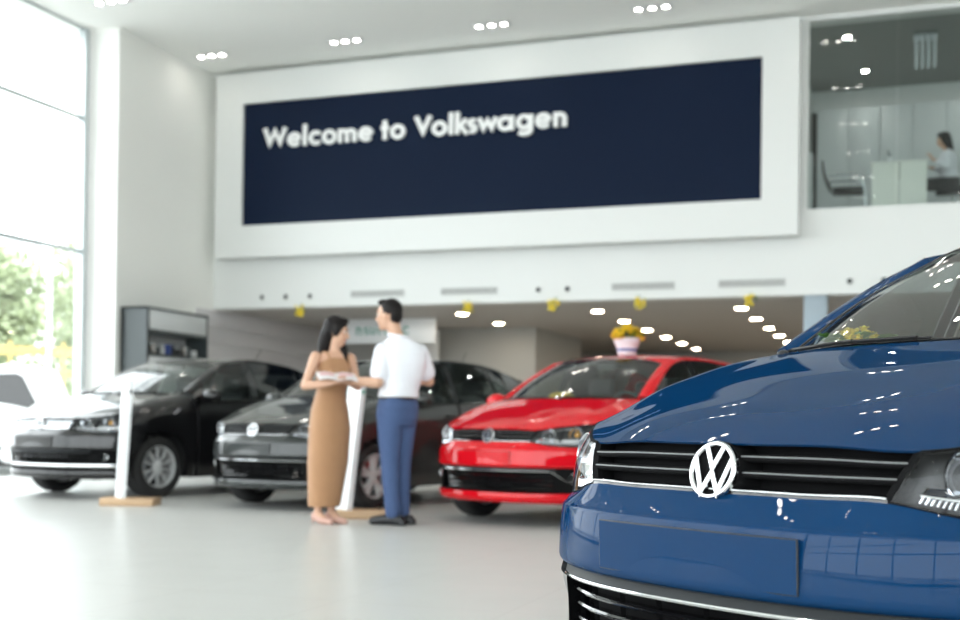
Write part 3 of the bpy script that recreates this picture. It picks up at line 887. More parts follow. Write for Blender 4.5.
    sec = np.array(sec); full = np.concatenate([sec[:, :0:-1] * MIR, sec], 1)
    uu = np.stack([pchip(np.arange(9), q, nu(0, 8, 41)) for q in full]); zt = np.arange(len(rearx)); 
    wi = 2 if sedan else 3
    MB().grid(pchip(zt, uu, nu(0, wi, 12)), flip=True).build('rear_window', 'side_glass', C, 60)
    MB().grid(pchip(zt, uu, nu(wi, 5, 16)), flip=True, flange=.01).build('tailgate', paint, C, 60)
    MB().grid(pchip(zt, uu, nu(5.03, 8, 16)), flip=True, flange=.01).build('rear_bumper', paint, C, 60)
    # floor pan, cabin
    fp = MB(); fp.span((-3.05, -.62, .19), (.60, .62, .26)); fp.span((-2.2, -.80, .19), (-.40, .80, .25)); fp.span((-.30, -.60, .25), (.52, .60, .74)); fp.build('floor_pan', 'interior', C)
    db = MB()
    dsec = [(-.20, .99), (-.34, 1.010), (-.50, 1.000), (-.62, .965), (-.66, .90), (-.60, .72), (-.45, .55)]
    db.grid(np.array([[(x - .10 * (abs(y) / .70) ** 3 * (1 if i < 2 else .3), y, z - .02 * (abs(y) / .7) ** 4) for y in nu(-.70, .70, 24)] for i, (x, z) in enumerate(dsec)]), flip=True, flange=.0)
    db.box((-.52, .36, 1.005), (.14, .34, .05), bev=.02)
    db.build('dashboard', 'dash_grey', C, 50)
    sw = MB(); t = nu(0, 2 * PI, 33)[:-1]; cx, cy, cz = -.78, .36, .93
    sw.tube(np.array([(cx + .185 * math.sin(a) * .42, cy + .185 * math.cos(a), cz + .185 * math.sin(a) * .9) for a in nu(0, 2 * PI, 33)]), .016, 8, cap=False)
    sw.tube([(cx, cy - .18, cz), (cx, cy + .18, cz)], .018, 6); sw.tube([(cx, cy, cz), (cx + .2, cy, cz - .12)], .03, 8); sw.build('steering_wheel', 'interior', C)
    seat(C, -1.10, .36); seat(C, -1.10, -.36); seat(C, -1.95, 0, True)
    hl = MB(); hl.grid(rg[2:-1] + V3(0, 0, -.03)); hl.build('headliner', 'dash_grey', C)
    for x in (0, WB):
        for s in (-1, 1): wheel(C, x, s, wheel_style)
    return C


# ------------------------------------------------------------------ the hall
def solid(name, a, b, m, label, cat, bev=0.0):
    o = MB().span(a, b, bev=bev).build(name, m); return struct(o, label, cat)


XL, XG, YF, YB, ZC, ZS = -11.54, -12.05, 18.0, 31.0, 6.87, 2.77
XR = 12.0; Y0 = -9.0
solid('floor', (-12.3, Y0 - .3, -.2), (XR + .3, YB + .3, 0), 'floor_tile', 'pale grey polished tile floor of the showroom', 'floor')
solid('ceiling', (-12.6, Y0 - .3, ZC), (XR + .3, 18.3, ZC + .3), 'ceiling_white', 'high white ceiling over the showroom', 'ceiling')
# facade of the upper floor: fascia above the low rear area, open to the office on the right
fa = MB(); fa.span((XL - .3, YF, ZS), (-1.475, YF + .3, ZC)); fa.span((-1.475, YF, ZS), (XR, YF + .3, 4.0)); fa.span((-1.475, YF, ZC - .06), (XR, YF + .3, ZC))
struct(fa.build('wall_back', 'wall_white'), 'white upper fascia wall above the low rear ceiling', 'wall')
wl = MB(); wl.span((XL - .3, 15.26, 0), (XL, YB, ZC)); wl.span((XG - .12, 15.26, 0), (XL - .3, 15.7, ZC))
struct(wl.build('wall_left', 'side_white'), 'white side wall and pier beside the tall window', 'wall')
cl = MB()
for k in range(9):
    z0 = .02 + k * .304; cl.span((XL, 17.45, z0), (XL + .035, 27.9, z0 + .294), bev=.004)
struct(cl.build('trim_1', 'cladding'), 'pale cladding boards along the side wall', 'cladding')
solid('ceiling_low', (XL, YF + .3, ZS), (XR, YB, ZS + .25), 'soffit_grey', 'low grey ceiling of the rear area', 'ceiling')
solid('wall_rear', (XL, YB, 0), (XR, YB + .3, ZS), 'pale_grey_wall', 'grey wall at the far rear', 'wall')
pw = MB(); pw.span((XL + .04, 22.72, 0), (-7.06, 22.95, ZS)); pw.span((-7.25, 22.95, 0), (-7.06, 26.2, ZS))
struct(pw.build('wall_partition', 'pale_grey_wall'), 'pale grey partition wall in the rear area', 'wall')
solid('wall_right', (XR, Y0, 0), (XR + .3, YB, ZC), 'wall_white', 'white wall on the right side of the hall', 'wall')
rr_ = MB(); rr_.span((-7.06, 26.2, 0), (-1.9, 26.4, ZS)); rr_.span((-7.06, 26.2, ZS - .22), (-1.9, 26.15, ZS))
# doorway in the recess right of the partition
dr = MB(); dr.span((-6.95, 24.9, 0), (-6.35, 25.0, 2.25)); 
struct(dr.build('door_1', 'dark_recess'), 'dark doorway in the recess beside the partition', 'door')
# office behind the balcony glass
of = MB(); of.span((-1.475, 18.3, 3.8), (6.0, 22.3, 4.0)); struct(of.build('floor_office', 'carpet_grey'), 'grey carpet floor of the upper office', 'floor')
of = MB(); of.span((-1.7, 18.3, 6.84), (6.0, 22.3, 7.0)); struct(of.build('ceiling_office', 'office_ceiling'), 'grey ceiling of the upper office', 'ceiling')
of = MB(); of.span((-1.9, 22.0, 3.8), (6.0, 22.3, 6.84)); of.span((-1.9, 18.3, 4.0), (-1.7, 22.0, 6.84)); of.span((6.0, 18.3, 3.8), (6.2, 22.3, 6.84))
struct(of.build('wall_office', 'wall_white'), 'pale walls of the upper office', 'wall')
solid('door_2', (-1.69, 21.9, 4.0), (-1.58, 22.0, 6.45), 'dark_recess', 'dark doorway at the left end of the upper office', 'door')

# balcony glazing with slim posts
w3 = MB(); w3.span((-1.47, 17.99, 3.985), (6.0, 18.1, 4.03)); w3.span((-1.47, 17.99, 6.80), (6.0, 18.1, 6.84)); w3.span((-1.475, 17.97, 4.0), (-1.44, 18.1, 6.82))
w3o = struct(w3.build('window_3', 'frame_white'), 'tinted glass front of the upper office', 'window')
for k in range(5): MB().span((-1.44 + k * 1.235 + .004, 18.04, 4.03), (-1.44 + (k + 1) * 1.235 - .004, 18.052, 6.80)).build('pane', 'balcony_glass', w3o)

# tall window on the left side: frame, rails, panes
def curtain_wall(name, label, along, fixed, a, b, posts, rails):
    fr = MB(); hw, dp = .05, .07
    def bar(p0, p1, z0, z1, d):
        if along == 'y': fr.span((fixed - d, p0, z0), (fixed + d, p1, z1))
        else: fr.span((p0, fixed - d, z0), (p1, fixed + d, z1))
    for p in posts: bar(p - hw, p + hw, 0, ZC, dp)
    for z, h in rails: bar(a, b, z - h, z + h, dp * .5)
    root = struct(fr.build(name, 'alu'), label, 'window')
    for p, q in zip(posts[:-1], posts[1:]):
        g = MB()
        if along == 'y': g.span((fixed - .006, p + hw, .06), (fixed + .006, q - hw, ZC))
        else: g.span((p + hw, fixed - .006, .06), (q - hw, fixed + .006, ZC))
        g.build('pane', 'window_glass', root)
    return root


curtain_wall('window_1', 'tall window wall with slim grey rails on the left', 'y', XG - .06, Y0, 15.2, [-8.95, -6.0, -3.0, 0.0, 3.0, 6.0, 9.0, 12.0, 15.15], [(.05, .05), (3.40, .03), (5.47, .03), (ZC - .02, .02)])
curtain_wall('window_2', 'street side window wall behind the blue car', 'x', Y0, -12.0, XR, [-11.95, -9.0, -6.0, -3.0, 0.0, 3.0, 6.0, 9.0, 11.95], [(.05, .05), (2.6, .05), (3.40, .03), (5.47, .03), (ZC - .02, .02)])

# square column in the rear area
cm = MB().span((-1.475, 18.03, 0), (-1.145, 18.36, ZS), bev=.01).build('trim_2', 'column_blue'); struct(cm, 'square blue grey column under the fascia edge', 'column')

# ------------------------------------------------------------------ welcome panel
WHEN = 17.7
pn = MB(); x0, x1, z0, z1 = -11.345, -1.545, 3.62, 6.795; a0, a1, b0, b1 = -10.815, -2.075, 4.16, 6.26
for A, B in (((x0, z0), (x1, b0)), ((x0, b1), (x1, z1)), ((x0, b0), (a0, b1)), ((a1, b0), (x1, b1))): pn.span((A[0], WHEN, A[1]), (B[0], WHEN + .26, B[1]))
pn.span((x0, WHEN + .22, z0), (x1, YF, z1))
welcome = thing('welcome_panel', 'wide navy welcome panel with white lettering in a thick white frame', 'sign', (-6.4, WHEN, 3.62))
inv = Matrix.Translation(Vector((6.4, -WHEN, -3.62)))


def attach(o, root):
    """keep world coordinates of the mesh while parenting it under a moved root"""
    o.parent = root; o.data.transform(root.matrix_basis.inverted()); return o


attach(pn.build('frame', 'frame_white'), welcome)
attach(MB().span((a0 - .01, WHEN + .05, b0 - .01), (a1 + .01, WHEN + .2, b1 + .01)).build('board', 'navy'), welcome)

# geometric bold letters; unit = capital height
def arc(cx, cy, r, a, b, n=22, ry=None):
    return [(cx + r * math.cos(t), cy + (ry or r) * math.sin(t)) for t in np.radians(np.linspace(a, b, n))]


SW = .205
XH = .68
ro = (XH - SW) / 2 + .03; yo = XH / 2
def glyph(ch):
    """strokes (points, closed) and advance width"""
    h = SW / 2
    if ch == 'W': return [([(.09, 1.0), (.35, .26), (.62, .80), (.89, .26), (1.15, 1.0)], 0)], 1.26
    if ch == 'V': return [([(.09, 1.0), (.43, .24), (.77, 1.0)], 0)], .84
    if ch == 'e': return [(arc(ro + h, yo, ro, 0, 322, 40), 0), ([(h, yo), (2 * ro + h, yo)], 0)], 2 * ro + SW + .07
    if ch == 'o': return [(arc(ro + h, yo, ro, 0, 360, 41)[:-1], 1)], 2 * ro + SW + .07
    if ch == 'c': return [(arc(ro + h, yo, ro, 42, 318, 36), 0)], 2 * ro + SW - .06
    if ch == 'l': return [([(h, 0), (h, 1.06)], 0)], SW + .09
    if ch == 't': return [([(.06 + h, 0), (.06 + h, .93)], 0), ([(-.03, XH - h), (.06 + SW + .10, XH - h)], 0)], SW + .21
    if ch == 'm': 
        r = .15
        return [([(h, 0), (h, XH)], 0), ([(h, yo)] + arc(h + r + .03, XH - h - r, r + .03, 180, 0, 16, r) + [(h + 2 * r + .06, 0)], 0), ([(h + 2 * r + .06, yo)] + arc(h + 3 * r + .09, XH - h - r, r + .03, 180, 0, 16, r) + [(h + 4 * r + .12, 0)], 0)], 4 * r + .12 + SW + .09
    if ch == 'n':
        r = .16
        return [([(h, 0), (h, XH)], 0), ([(h, yo)] + arc(h + r + .03, XH - h - r, r + .03, 180, 0, 16, r) + [(h + 2 * r + .06, 0)], 0)], 2 * r + .06 + SW + .09
    if ch == 'k': return [([(h, 0), (h, 1.06)], 0), ([(SW * .8, .30), (.52, XH + .02)], 0), ([(SW * 1.2, .38), (.56, -.02)], 0)], .60
    if ch == 's': 
        r = .135
        return [(arc(.21, XH - h - r + .02, r, 40, 250, 18) [:-1] + arc(.20, h + r - .02, r, 70, -140, 18)[1:], 0)], .44
    if ch == 'w': return [([(.07, XH), (.27, .20), (.46, XH - .16), (.65, .20), (.85, XH)], 0)], .90
    if ch == 'a': return [(arc(ro + h, yo, ro, 0, 360, 41)[:-1], 1), ([(2 * ro + h + .02, 0), (2 * ro + h + .02, XH)], 0)], 2 * ro + SW + .11
    if ch == 'g': return [(arc(ro + h, yo, ro, 0, 360, 41)[:-1], 1), ([(2 * ro + h + .02, XH), (2 * ro + h + .02, -.02)] + arc(ro + h + .01, -.04, ro + .01, 0, -150, 18, .17), 0)], 2 * ro + SW + .11
    return [], .34


def lettering(text, origin, ex, ey, en, cap, width, depth=.03):
    glyphs = [glyph(c) for c in text]; tot = sum(g[1] for g in glyphs); k = width / (tot * cap)
    o, ex, ey, en = (np.array(q, float) for q in (origin, ex, ey, en)); mb = MB(); x = 0.0
    for st, adv in glyphs:
        for pts, closed in st:
            P = [((a + x), b) for a, b in pts]
            mb.stroke(P, SW, depth, lambda a, b, c: o + ex * a * cap * k + ey * b * cap + en * c, bool(closed))
            depth += .0011
        x += adv
    return mb


lm = lettering('Welcome to Volkswagen', (-10.43, WHEN + .05, 5.475), (1, 0, -.004), (0, 0, 1), (0, -1, 0), .335, 5.42)
attach(lm.build('lettering', 'letter_white', sharp=20), welcome)['label'] = 'white welcome lettering'

# ------------------------------------------------------------------ air grilles and nozzles on the fascia
def vent_at(x, label):
    t = thing('air_vent', label, 'vent', (x, YF, 2.90), 0, 'air vents along the fascia')
    f = MB()
    for A, B in (((-.5, 0), (.5, .012)), ((-.5, .118), (.5, .13)), ((-.5, 0), (-.488, .13)), ((.488, 0), (.5, .13))): f.span((A[0], -.015, A[1]), (B[0], .0, B[1]))
    f.build('frame', 'frame_white', t)
    MB().span((-.49, -.004, .01), (.49, -.001, .12)).build('backing', 'vent_dark', t)
    s_ = MB()
    for k in range(6): s_.span((-.488, -.014, .014 + k * .0175), (.488, -.004, .026 + k * .0175))
    for k in range(24): s_.span((-.48 + k * .0405, -.0145, .012), (-.474 + k * .0405, -.008, .118))
    s_.build('louvre', 'vent_grey', t)


for x, l in ((-8.37, 'long grey air vent on the fascia right above the head of the man in white'), (-6.735, 'long grey air vent on the fascia right of the man in the white shirt'),
             (-3.875, 'long grey air vent on the fascia above the red car'), (-2.23, 'long grey air vent on the fascia nearest the blue grey column')): vent_at(x, l)
for x, l in ((-10.56, 'round black air nozzle on the fascia, first from the left corner'), (-10.10, 'round black air nozzle on the fascia, second from the left corner'), (-9.63, 'round black air nozzle on the fascia just left of the first vent'),
             (-5.56, 'round black air nozzle on the fascia, left one of the middle pair'), (-5.08, 'round black air nozzle on the fascia, right one of the middle pair'),
             (-.83, 'round black air nozzle on the fascia between the column and the windshield pillar'), (-.36, 'round black air nozzle on the fascia above the blue car windshield edge')):
    t = thing('air_nozzle', l, 'air nozzle', (x, YF, 2.955), 0, 'air nozzles on the fascia')
    MB().lathe([(.040, -.004), (.042, -.022), (.060, -.020), (.066, -.006), (.066, 0)], (0, 0, 0), 'y', 28).build('ring', 'frame_white', t)
    MB().lathe([(0, -.012), (.030, -.016), (.042, -.006)], (0, 0, 0), 'y', 24).build('jet_eye', 'gloss_black', t)

# ------------------------------------------------------------------ lights: triple downlights in the high ceiling
def triple(label, x, y, group):
    t = thing('triple_downlight', label, 'ceiling light', (x, y, ZC), 0, group)
    tr = MB()
    tr.span((-.30, -.09, -.012), (.30, .09, -.004), bev=.004); tr.build('trim_plate', 'frame_white', t)
    for k in (-1, 0, 1):
        l = MB(); c = (k * .20, 0, -.014)
        l.lathe([(.050, -.010), (.062, -.006), (.064, .004)], c, 'z', 20)
        o = l.build('lamp', 'satin_chrome', t)
        MB().lathe([(0, -.004), (.050, -.004)], c, 'z', 20).build('bulb_glow', 'lamp_glow', o)
    return t


seen = {(-10.93, 16.88): 'triple ceiling downlight in the far left corner above the welcome panel', (-8.45, 16.88): 'triple ceiling downlight, second from the left above the welcome panel',
        (-6.0, 16.88): 'triple ceiling downlight above the middle of the welcome panel', (-3.55, 16.88): 'triple ceiling downlight above the right part of the welcome panel',
        (-10.93, 14.25): 'triple ceiling downlight cut by the top edge near the window pier'}
first = None
for x in np.arange(-10.93, 11, 2.46):
    for y in np.arange(16.88, -7, -2.63):
        key = (round(float(x), 2), round(float(y), 2)); lab = None
        for k_, v_ in seen.items():
            if abs(k_[0] - x) < .1 and abs(k_[1] - y) < .1: lab = v_
        g_ = 'triple downlights in the high ceiling' if lab else 'triple downlights over the front of the hall'
        lab = lab or 'triple ceiling downlight over the front half of the hall'
        if first is None: first = triple(lab, float(x), float(y), g_)
        else: dup(first, (float(x), float(y), ZC), 0, lab, g_)

cols = ['leftmost', 'middle', 'right-hand']
first = None
ordn = ['nearest the fascia', 'second from the fascia', 'third from the fascia', 'fourth from the fascia', 'fifth from the fascia', 'farthest from the fascia']
for ci, x in enumerate((-7.5, -5.02, -2.6)):
    for yi, y in enumerate((19.7, 21.7, 23.75, 25.75, 27.7, 29.7)):
        if ci == 0 and yi > 1: continue
        lab = 'warm downlight in the low ceiling, %s row, %s' % (cols[ci], ordn[yi])
        if first is None:
            first = thing('downlight', lab, 'ceiling light', (x, y, ZS), 0, 'downlights in the low ceiling')
            MB().lathe([(.102, -.012), (.118, -.012), (.125, -.004), (.125, 0)], (0, 0, 0), 'z', 28).build('trim_ring', 'frame_white', first)
            MB().lathe([(0, -.008), (.102, -.010)], (0, 0, 0), 'z', 28).build('lamp_disc', 'lamp_warm', first)
        else: dup(first, (x, y, ZS), 0, lab)

# ------------------------------------------------------------------ flower sprays hanging from the fascia edge
def spray(x, label, seed):
    rnd = random.Random(seed)
    t = thing('hanging_blossoms', label, 'flower decoration', (x, 17.93, 2.77), 0, 'yellow blossom sprays along the fascia edge')
    MB().tube([(0, .07, .06), (0, .01, .03), (0, 0, -.04)], .004, 6).build('hook', 'black_plastic', t)
    pb, lb = MB(), MB()
    for _ in range(26):
        a = rnd.uniform(0, 2 * PI); r = rnd.uniform(0, .085); z = -.07 + rnd.uniform(-.085, .075)
        pb.ball((r * math.cos(a), r * math.sin(a), z), (rnd.uniform(.016, .028),) * 3, 6, 4)
    for _ in range(16):
        a = rnd.uniform(0, 2 * PI); r = rnd.uniform(.03, .10); z = -.07 + rnd.uniform(-.08, .09); c = V3(r * math.cos(a), r * math.sin(a), z); d = V3(math.cos(a), math.sin(a), rnd.uniform(-.8, .8)) * .055; n = V3(-math.sin(a), math.cos(a), 0) * .016
        lb.add([c, c + d * .5 + n, c + d, c + d * .5 - n + V3(0, 0, .006)], [(0, 1, 2, 3)])
    pb.build('blossoms', 'petal', t); lb.build('leaves', 'leaf', t)


for i, (x, l) in enumerate(((-9.78, 'yellow blossom spray hanging at the fascia edge left of the woman'), (-6.73, 'yellow blossom spray hanging at the fascia edge right of the man'), (-5.29, 'yellow blossom spray hanging under the middle pair of nozzles'),
                            (-3.91, 'yellow blossom spray hanging above the flower pot on the red car'), (-2.23, 'yellow blossom spray hanging below the vent nearest the column'))): spray(x, l, 30 + i)

# ------------------------------------------------------------------ display unit on the side wall
su = thing('display_unit', 'charcoal display unit with accessory shelf against the side wall', 'display unit', (-11.3, 16.2, 0))
U = lambda mb, n, m, p=None: attach(mb.build(n, m), su)
X0, X1, Ya, Yb, Zt = -11.535, -11.05, 15.39, 17.08, 2.56
b = MB(); b.span((X0, Ya, 0), (X1, Ya + .06, Zt)); b.span((X0, Ya, Zt - .035), (X1 + .005, Yb, Zt)); b.span((X0, Yb - .03, 0), (X1, Yb, Zt)); b.span((X0, Ya, 0), (X0 + .05, Yb, Zt)); U(b, 'carcass', 'charcoal_panel')
U(MB().span((X0 + .05, Ya + .06, 2.215), (X1 - .01, Yb - .03, Zt - .035), bev=.004), 'header_panel', 'shelf_white')
U(MB().span((X0 + .05, Ya + .06, 2.165), (X1 + .003, Yb - .03, 2.215)), 'shelf_lip', 'charcoal_panel')
U(MB().span((X0 + .05, Ya + .06, 1.80), (X1 + .003, Yb - .03, 1.845)), 'shelf', 'charcoal_panel')
U(MB().span((X0 + .05, Ya + .06, 1.845), (X0 + .07, Yb - .03, 2.165)), 'back_panel', 'shelf_white')
U(MB().span((X0 + .05, Ya + .06, .04), (X1 - .01, Yb - .03, 1.80), bev=.004), 'lower_panel', 'shelf_white')
rnd = random.Random(3)
mats_ = ['black_plastic', 'satin_chrome', 'charcoal_panel', 'shelf_white', 'pot_blue', 'black_plastic']
y = Ya + .15; k = 0; kinds = ['bottle', 'box', 'cup', 'bottle', 'box', 'bottle', 'cup', 'box', 'bottle', 'cup']
words_ = {'bottle': 'slim accessory bottle', 'box': 'small accessory carton', 'cup': 'round accessory tin'}
cnt = {}
place = ['at the near end of', 'second from the near end of', 'third from the near end of', 'fourth from the near end of', 'fifth from the near end of', 'sixth from the near end of', 'seventh from the near end of', 'eighth from the near end of', 'ninth from the near end of', 'at the far end of']
for k in range(10):
    kd = kinds[k]; m_ = mats_[k % 6]; x = X1 - .12
    mb = MB()
    if kd == 'bottle': mb.lathe([(0, 0), (.032, 0), (.034, .01), (.034, .12), (.014, .16), (.014, .19), (0, .19)], (0, 0, 0), 'z', 16)
    elif kd == 'box': mb.box((0, 0, .085), (.07, .11, .17), 0, bev=.004)
    else: mb.lathe([(0, 0), (.05, 0), (.05, .11), (.046, .115), (0, .115)], (0, 0, 0), 'z', 18)
    o = mb.build({'bottle': 'bottle', 'box': 'carton', 'cup': 'tin'}[kd], m_); o.location = (x, Ya + .15 + k * .145, 1.845)
    tag(o, '%s %s the shelf in the charcoal display unit' % (words_[kd], place[k]), {'bottle': 'bottle', 'box': 'box', 'cup': 'tin'}[kd], 'accessories on the display shelf')

# ------------------------------------------------------------------ hanging sign and white display wall in the rear area
sg = thing('hanging_sign', 'white hanging sign with green lettering between the two people', 'sign', (-9.2, 20.0, 2.28))
attach(MB().span((-10.28, 19.98, 2.28), (-8.12, 20.03, 2.735), bev=.004).build('board', 'acrylic_white'), sg)
for x in (-10.0, -8.4): attach(MB().tube([(x, 20.0, 2.73), (x, 20.0, 2.77)], .006, 6).build('hanger', 'alu'), sg)
def small_glyphs():
    mb = MB(); o = V3(-9.72, 19.98, 2.435); x = 0.0
    for ch in 'nsuranc':
        h = SW / 2
        if ch == 'u': st, adv = [([(h, XH), (h, h + .16)] + arc(h + .19, h + .16, .19, 180, 360, 16, .16) + [(h + .38, XH)], 0)], .38 + SW + .09
        elif ch == 'r': st, adv = [([(h, 0), (h, XH)], 0), (arc(h + .2, XH - h - .14, .2, 180, 60, 10, .14), 0)], .40
        else: st, adv = glyph(ch)
        for pts, c in st: mb.stroke([(a + x, b_) for a, b_ in pts], .13, .006, lambda a, b_, c_: o + V3(1, 0, 0) * a * .23 + V3(0, 0, 1) * b_ * .23 + V3(0, -1, 0) * c_, bool(c))
        x += adv + .06
    return mb


attach(small_glyphs().build('lettering', 'green_print', sharp=20), sg)
dw = thing('display_wall', 'tall white freestanding panel in the rear area behind the man', 'display panel', (-9.2, 22.0, 0))
attach(MB().span((-9.9, 21.98, .05), (-8.88, 22.06, 2.68), bev=.005).build('panel', 'acrylic_white'), dw)
for x in (-9.7, -9.1): attach(MB().span((x - .06, 21.8, 0), (x + .06, 22.25, .05)).build('foot', 'alu'), dw)
bk = thing('storage_cabinet', 'long dark storage cabinet along the far rear wall', 'cabinet', (-4.4, 30.6, 0))
b = MB().span((-7.6, 30.4, 0), (-4.2, 30.95, 2.35)); attach(b.build('body', 'dark_recess'), bk)
for k in range(4): attach(MB().span((-7.57 + k * .85, 30.37, .08), (-6.76 + k * .85, 30.4, 2.30), bev=.004).build('door', 'charcoal_panel'), bk)


# ------------------------------------------------------------------ people
class Flesh(MB):
    """closed shapes that are fused into one continuous skin"""

    def loft(s, secs, n=24, p=2.3):
        """secs: (centre, facing vector, half width, half depth)"""
        V = []
        for c, f, hw, hd in secs:
            f = V3(f[0], f[1], 0); f /= np.linalg.norm(f); l = V3(-f[1], f[0], 0)
            for k in range(n):
                t = 2 * PI * k / n; a, b = math.cos(t), math.sin(t)
                a = math.copysign(abs(a) ** (2 / p), a); b = math.copysign(abs(b) ** (2 / p), b)
                V.append(V3(*c) + l * a * hw + f * b * hd)
        m = len(secs)
        F = [(i * n + k, i * n + (k + 1) % n, (i + 1) * n + (k + 1) % n, (i + 1) * n + k) for i in range(m - 1) for k in range(n)]
        F += [tuple(range(n))[::-1], tuple((m - 1) * n + k for k in range(n))]
        return s.add(V, F)

    def limb(s, pts, rs, n=14, k=6):
        P = curve(pts, k * (len(pts) - 1) + 1, pchip); t = np.linspace(0, 1, len(P)); r = np.interp(t, np.linspace(0, 1, len(rs)), rs)
        s.tube(P, r, n); s.ball(P[0], r[0], 12, 8); s.ball(P[-1], r[-1], 12, 8); return s

    def fuse(s, name, m, parent, voxel=.007, smooth=6):
        me = s.mesh('raw_' + name, m)
        bm = bmesh.new(); bm.from_mesh(me); bmesh.ops.recalc_face_normals(bm, faces=list(bm.faces)); bm.to_mesh(me); bm.free()
        o = bpy.data.objects.new('raw_' + name, me); COL.objects.link(o)
        r = o.modifiers.new('fuse', 'REMESH'); r.mode = 'VOXEL'; r.voxel_size = voxel; r.use_smooth_shade = True
        q = o.modifiers.new('relax', 'SMOOTH'); q.factor = .5; q.iterations = smooth
        dg = bpy.context.evaluated_depsgraph_get(); new = bpy.data.meshes.new_from_object(o.evaluated_get(dg), depsgraph=dg)
        bpy.data.objects.remove(o); bpy.data.meshes.remove(me)
        new.name = name; new.polygons.foreach_set('use_smooth', [True] * len(new.polygons))
        new.materials.clear(); new.materials.append(M[m])
        ob = bpy.data.objects.new(name, new); COL.objects.link(ob); ob.parent = parent
        return ob


def unit(v): v = np.asarray(v, float); return v / np.linalg.norm(v)


def hand(fl, wrist, d, palm, side, k=1.0, curl=.5):
    """palm, four unequal curled fingers and a thumb leaving the side of the palm; side = direction of the thumb edge"""
    d = unit(d); palm = unit(palm - d * (np.asarray(palm) @ d)); side = unit(np.cross(palm, d) * np.sign(np.cross(palm, d) @ np.asarray(side, float) or 1))
    w = V3(*wrist)
    Rm = np.stack([side, palm, d], 1)
    fl.ball(w + d * .048 * k, (.040 * k, .015 * k, .054 * k), 14, 10, R=Rm)
    for i, (o, L) in enumerate(((.030, .070), (.0105, .080), (-.0095, .074), (-.029, .058))):
        q = w + d * .085 * k + side * o * k; dd = unit(d + side * o * 2.0); pts = [q - dd * .02, q]
        ang = .18
        for seg in (.45, .32, .23):
            a = ang; ang += curl; v = dd * math.cos(a) + palm * math.sin(a); q = q + v * L * seg * k; pts.append(q)
        fl.tube(curve(pts, 12, pchip), np.linspace(.0088, .0066, 12) * k, 8); fl.ball(pts[-1], .0066 * k, 8, 6)
    q = w + d * .028 * k + side * .030 * k; v = unit(d * .65 + side * .75 + palm * .25)
    pts = [q - v * .015, q + v * .02 * k, q + v * .042 * k + d * .004, q + v * .05 * k + d * .024 * k + palm * .008]
    fl.tube(curve(pts, 10, pchip), np.linspace(.0125, .0078, 10) * k, 8); fl.ball(pts[-1], .0078 * k, 8, 6)


def head(fl, root, c, f, k=1.0, hair='hair', tilt=0.0):
    """skull, jaw, nose, ears in the skin; eyes, brows and lips as pieces of the body"""
    f = unit(V3(f[0], f[1], -tilt)); l = unit(np.cross(V3(0, 0, 1), f)); u = np.cross(f, l); Rm = np.stack([l, f, u], 1); c = V3(*c)
    at = lambda a, b, z: c + (l * a + f * b + u * z) * k
    fl.ball(at(0, -.010, .020), (.074 * k, .094 * k, .092 * k), 20, 14, R=Rm)
    fl.ball(at(0, .022, -.045), (.056 * k, .066 * k, .070 * k), 18, 12, R=Rm)
    fl.ball(at(0, .058, -.098), (.024 * k, .022 * k, .018 * k), 12, 8, R=Rm)
    fl.tube([at(0, .080, .012), at(0, .096, -.020), at(0, .103, -.033)], np.array([.008, .012, .014]) * k, 10); fl.ball(at(0, .101, -.034), .014 * k, 10, 8)
    for s in (-1, 1):
        fl.ball(at(.075 * s, -.010, -.010), (.010 * k, .018 * k, .030 * k), 10, 8, R=Rm)
        fl.ball(at(.036 * s, .058, -.035), (.024 * k, .022 * k, .022 * k), 10, 8, R=Rm)
        fl.ball(at(.030 * s, .074, .026), (.024 * k, .012 * k, .010 * k), 10, 8, R=Rm)
    def pieces(body):
        e = MB(); b = MB()
        for s in (-1, 1):
            m = MB(); m.ball(at(.031 * s, .074, .003), (.0135 * k, .009 * k, .008 * k), 12, 8, R=Rm); m.build('eye', 'eye_white', body)
            m = MB(); m.ball(at(.031 * s, .081, .003), (.0065 * k, .004 * k, .0065 * k), 10, 8, R=Rm); m.build('iris', 'hair', body)
            m = MB(); m.tube([at(.015 * s, .088, .026), at(.032 * s, .087, .031), at(.050 * s, .074, .026)], .0036 * k, 6); m.build('eyebrow', 'hair', body)
        m = MB(); m.ball(at(0, .082, -.066), (.022 * k, .008 * k, .0075 * k), 12, 8, R=Rm); m.build('lips', 'lip', body)
    return at, Rm, pieces


# ---- the man: back towards us, turned to the left, left arm reaching for the brochure
man = thing('person', 'person in a white short-sleeved shirt and blue trousers, back turned, reaching left', 'person', (-3.829, 8.564, 0), YAW, 'people standing between the cars')
fp, ft, ff, fh = (-.72, .69), (-.42, .90), (-.93, .36), (-.88, .40)
B = Flesh(); k = 1.01
B.loft([((.03, 0, .84), fp, .155, .12), ((.032, 0, .93), fp, .165, .125), ((.04, 0, 1.04), fp, .145, .11), ((.05, 0, 1.16), ft, .155, .11), ((.058, 0, 1.28), ft, .178, .118), ((.055, 0, 1.38), ft, .175, .10), ((.045, .01, 1.44), ft, .12, .075), ((.035, .015, 1.475), ft, .07, .06)])
B.limb([(.035, .015, 1.43), (.005, .025, 1.52), (-.02, .03, 1.60)], [.062, .056, .056])
SL, SR = (-.085, -.075, 1.365), (.20, .078, 1.365)
EL, WL_ = (-.115, -.155, 1.115), (-.305, -.135, 1.125)
ER, WR_ = (.270, .165, 1.145), (.13, .37, 1.17)
B.limb([SL, EL], [.062, .050, .043]); B.limb([EL, WL_], [.044, .040, .028]); B.limb([SR, ER], [.062, .050, .043]); B.limb([ER, WR_], [.044, .040, .028])
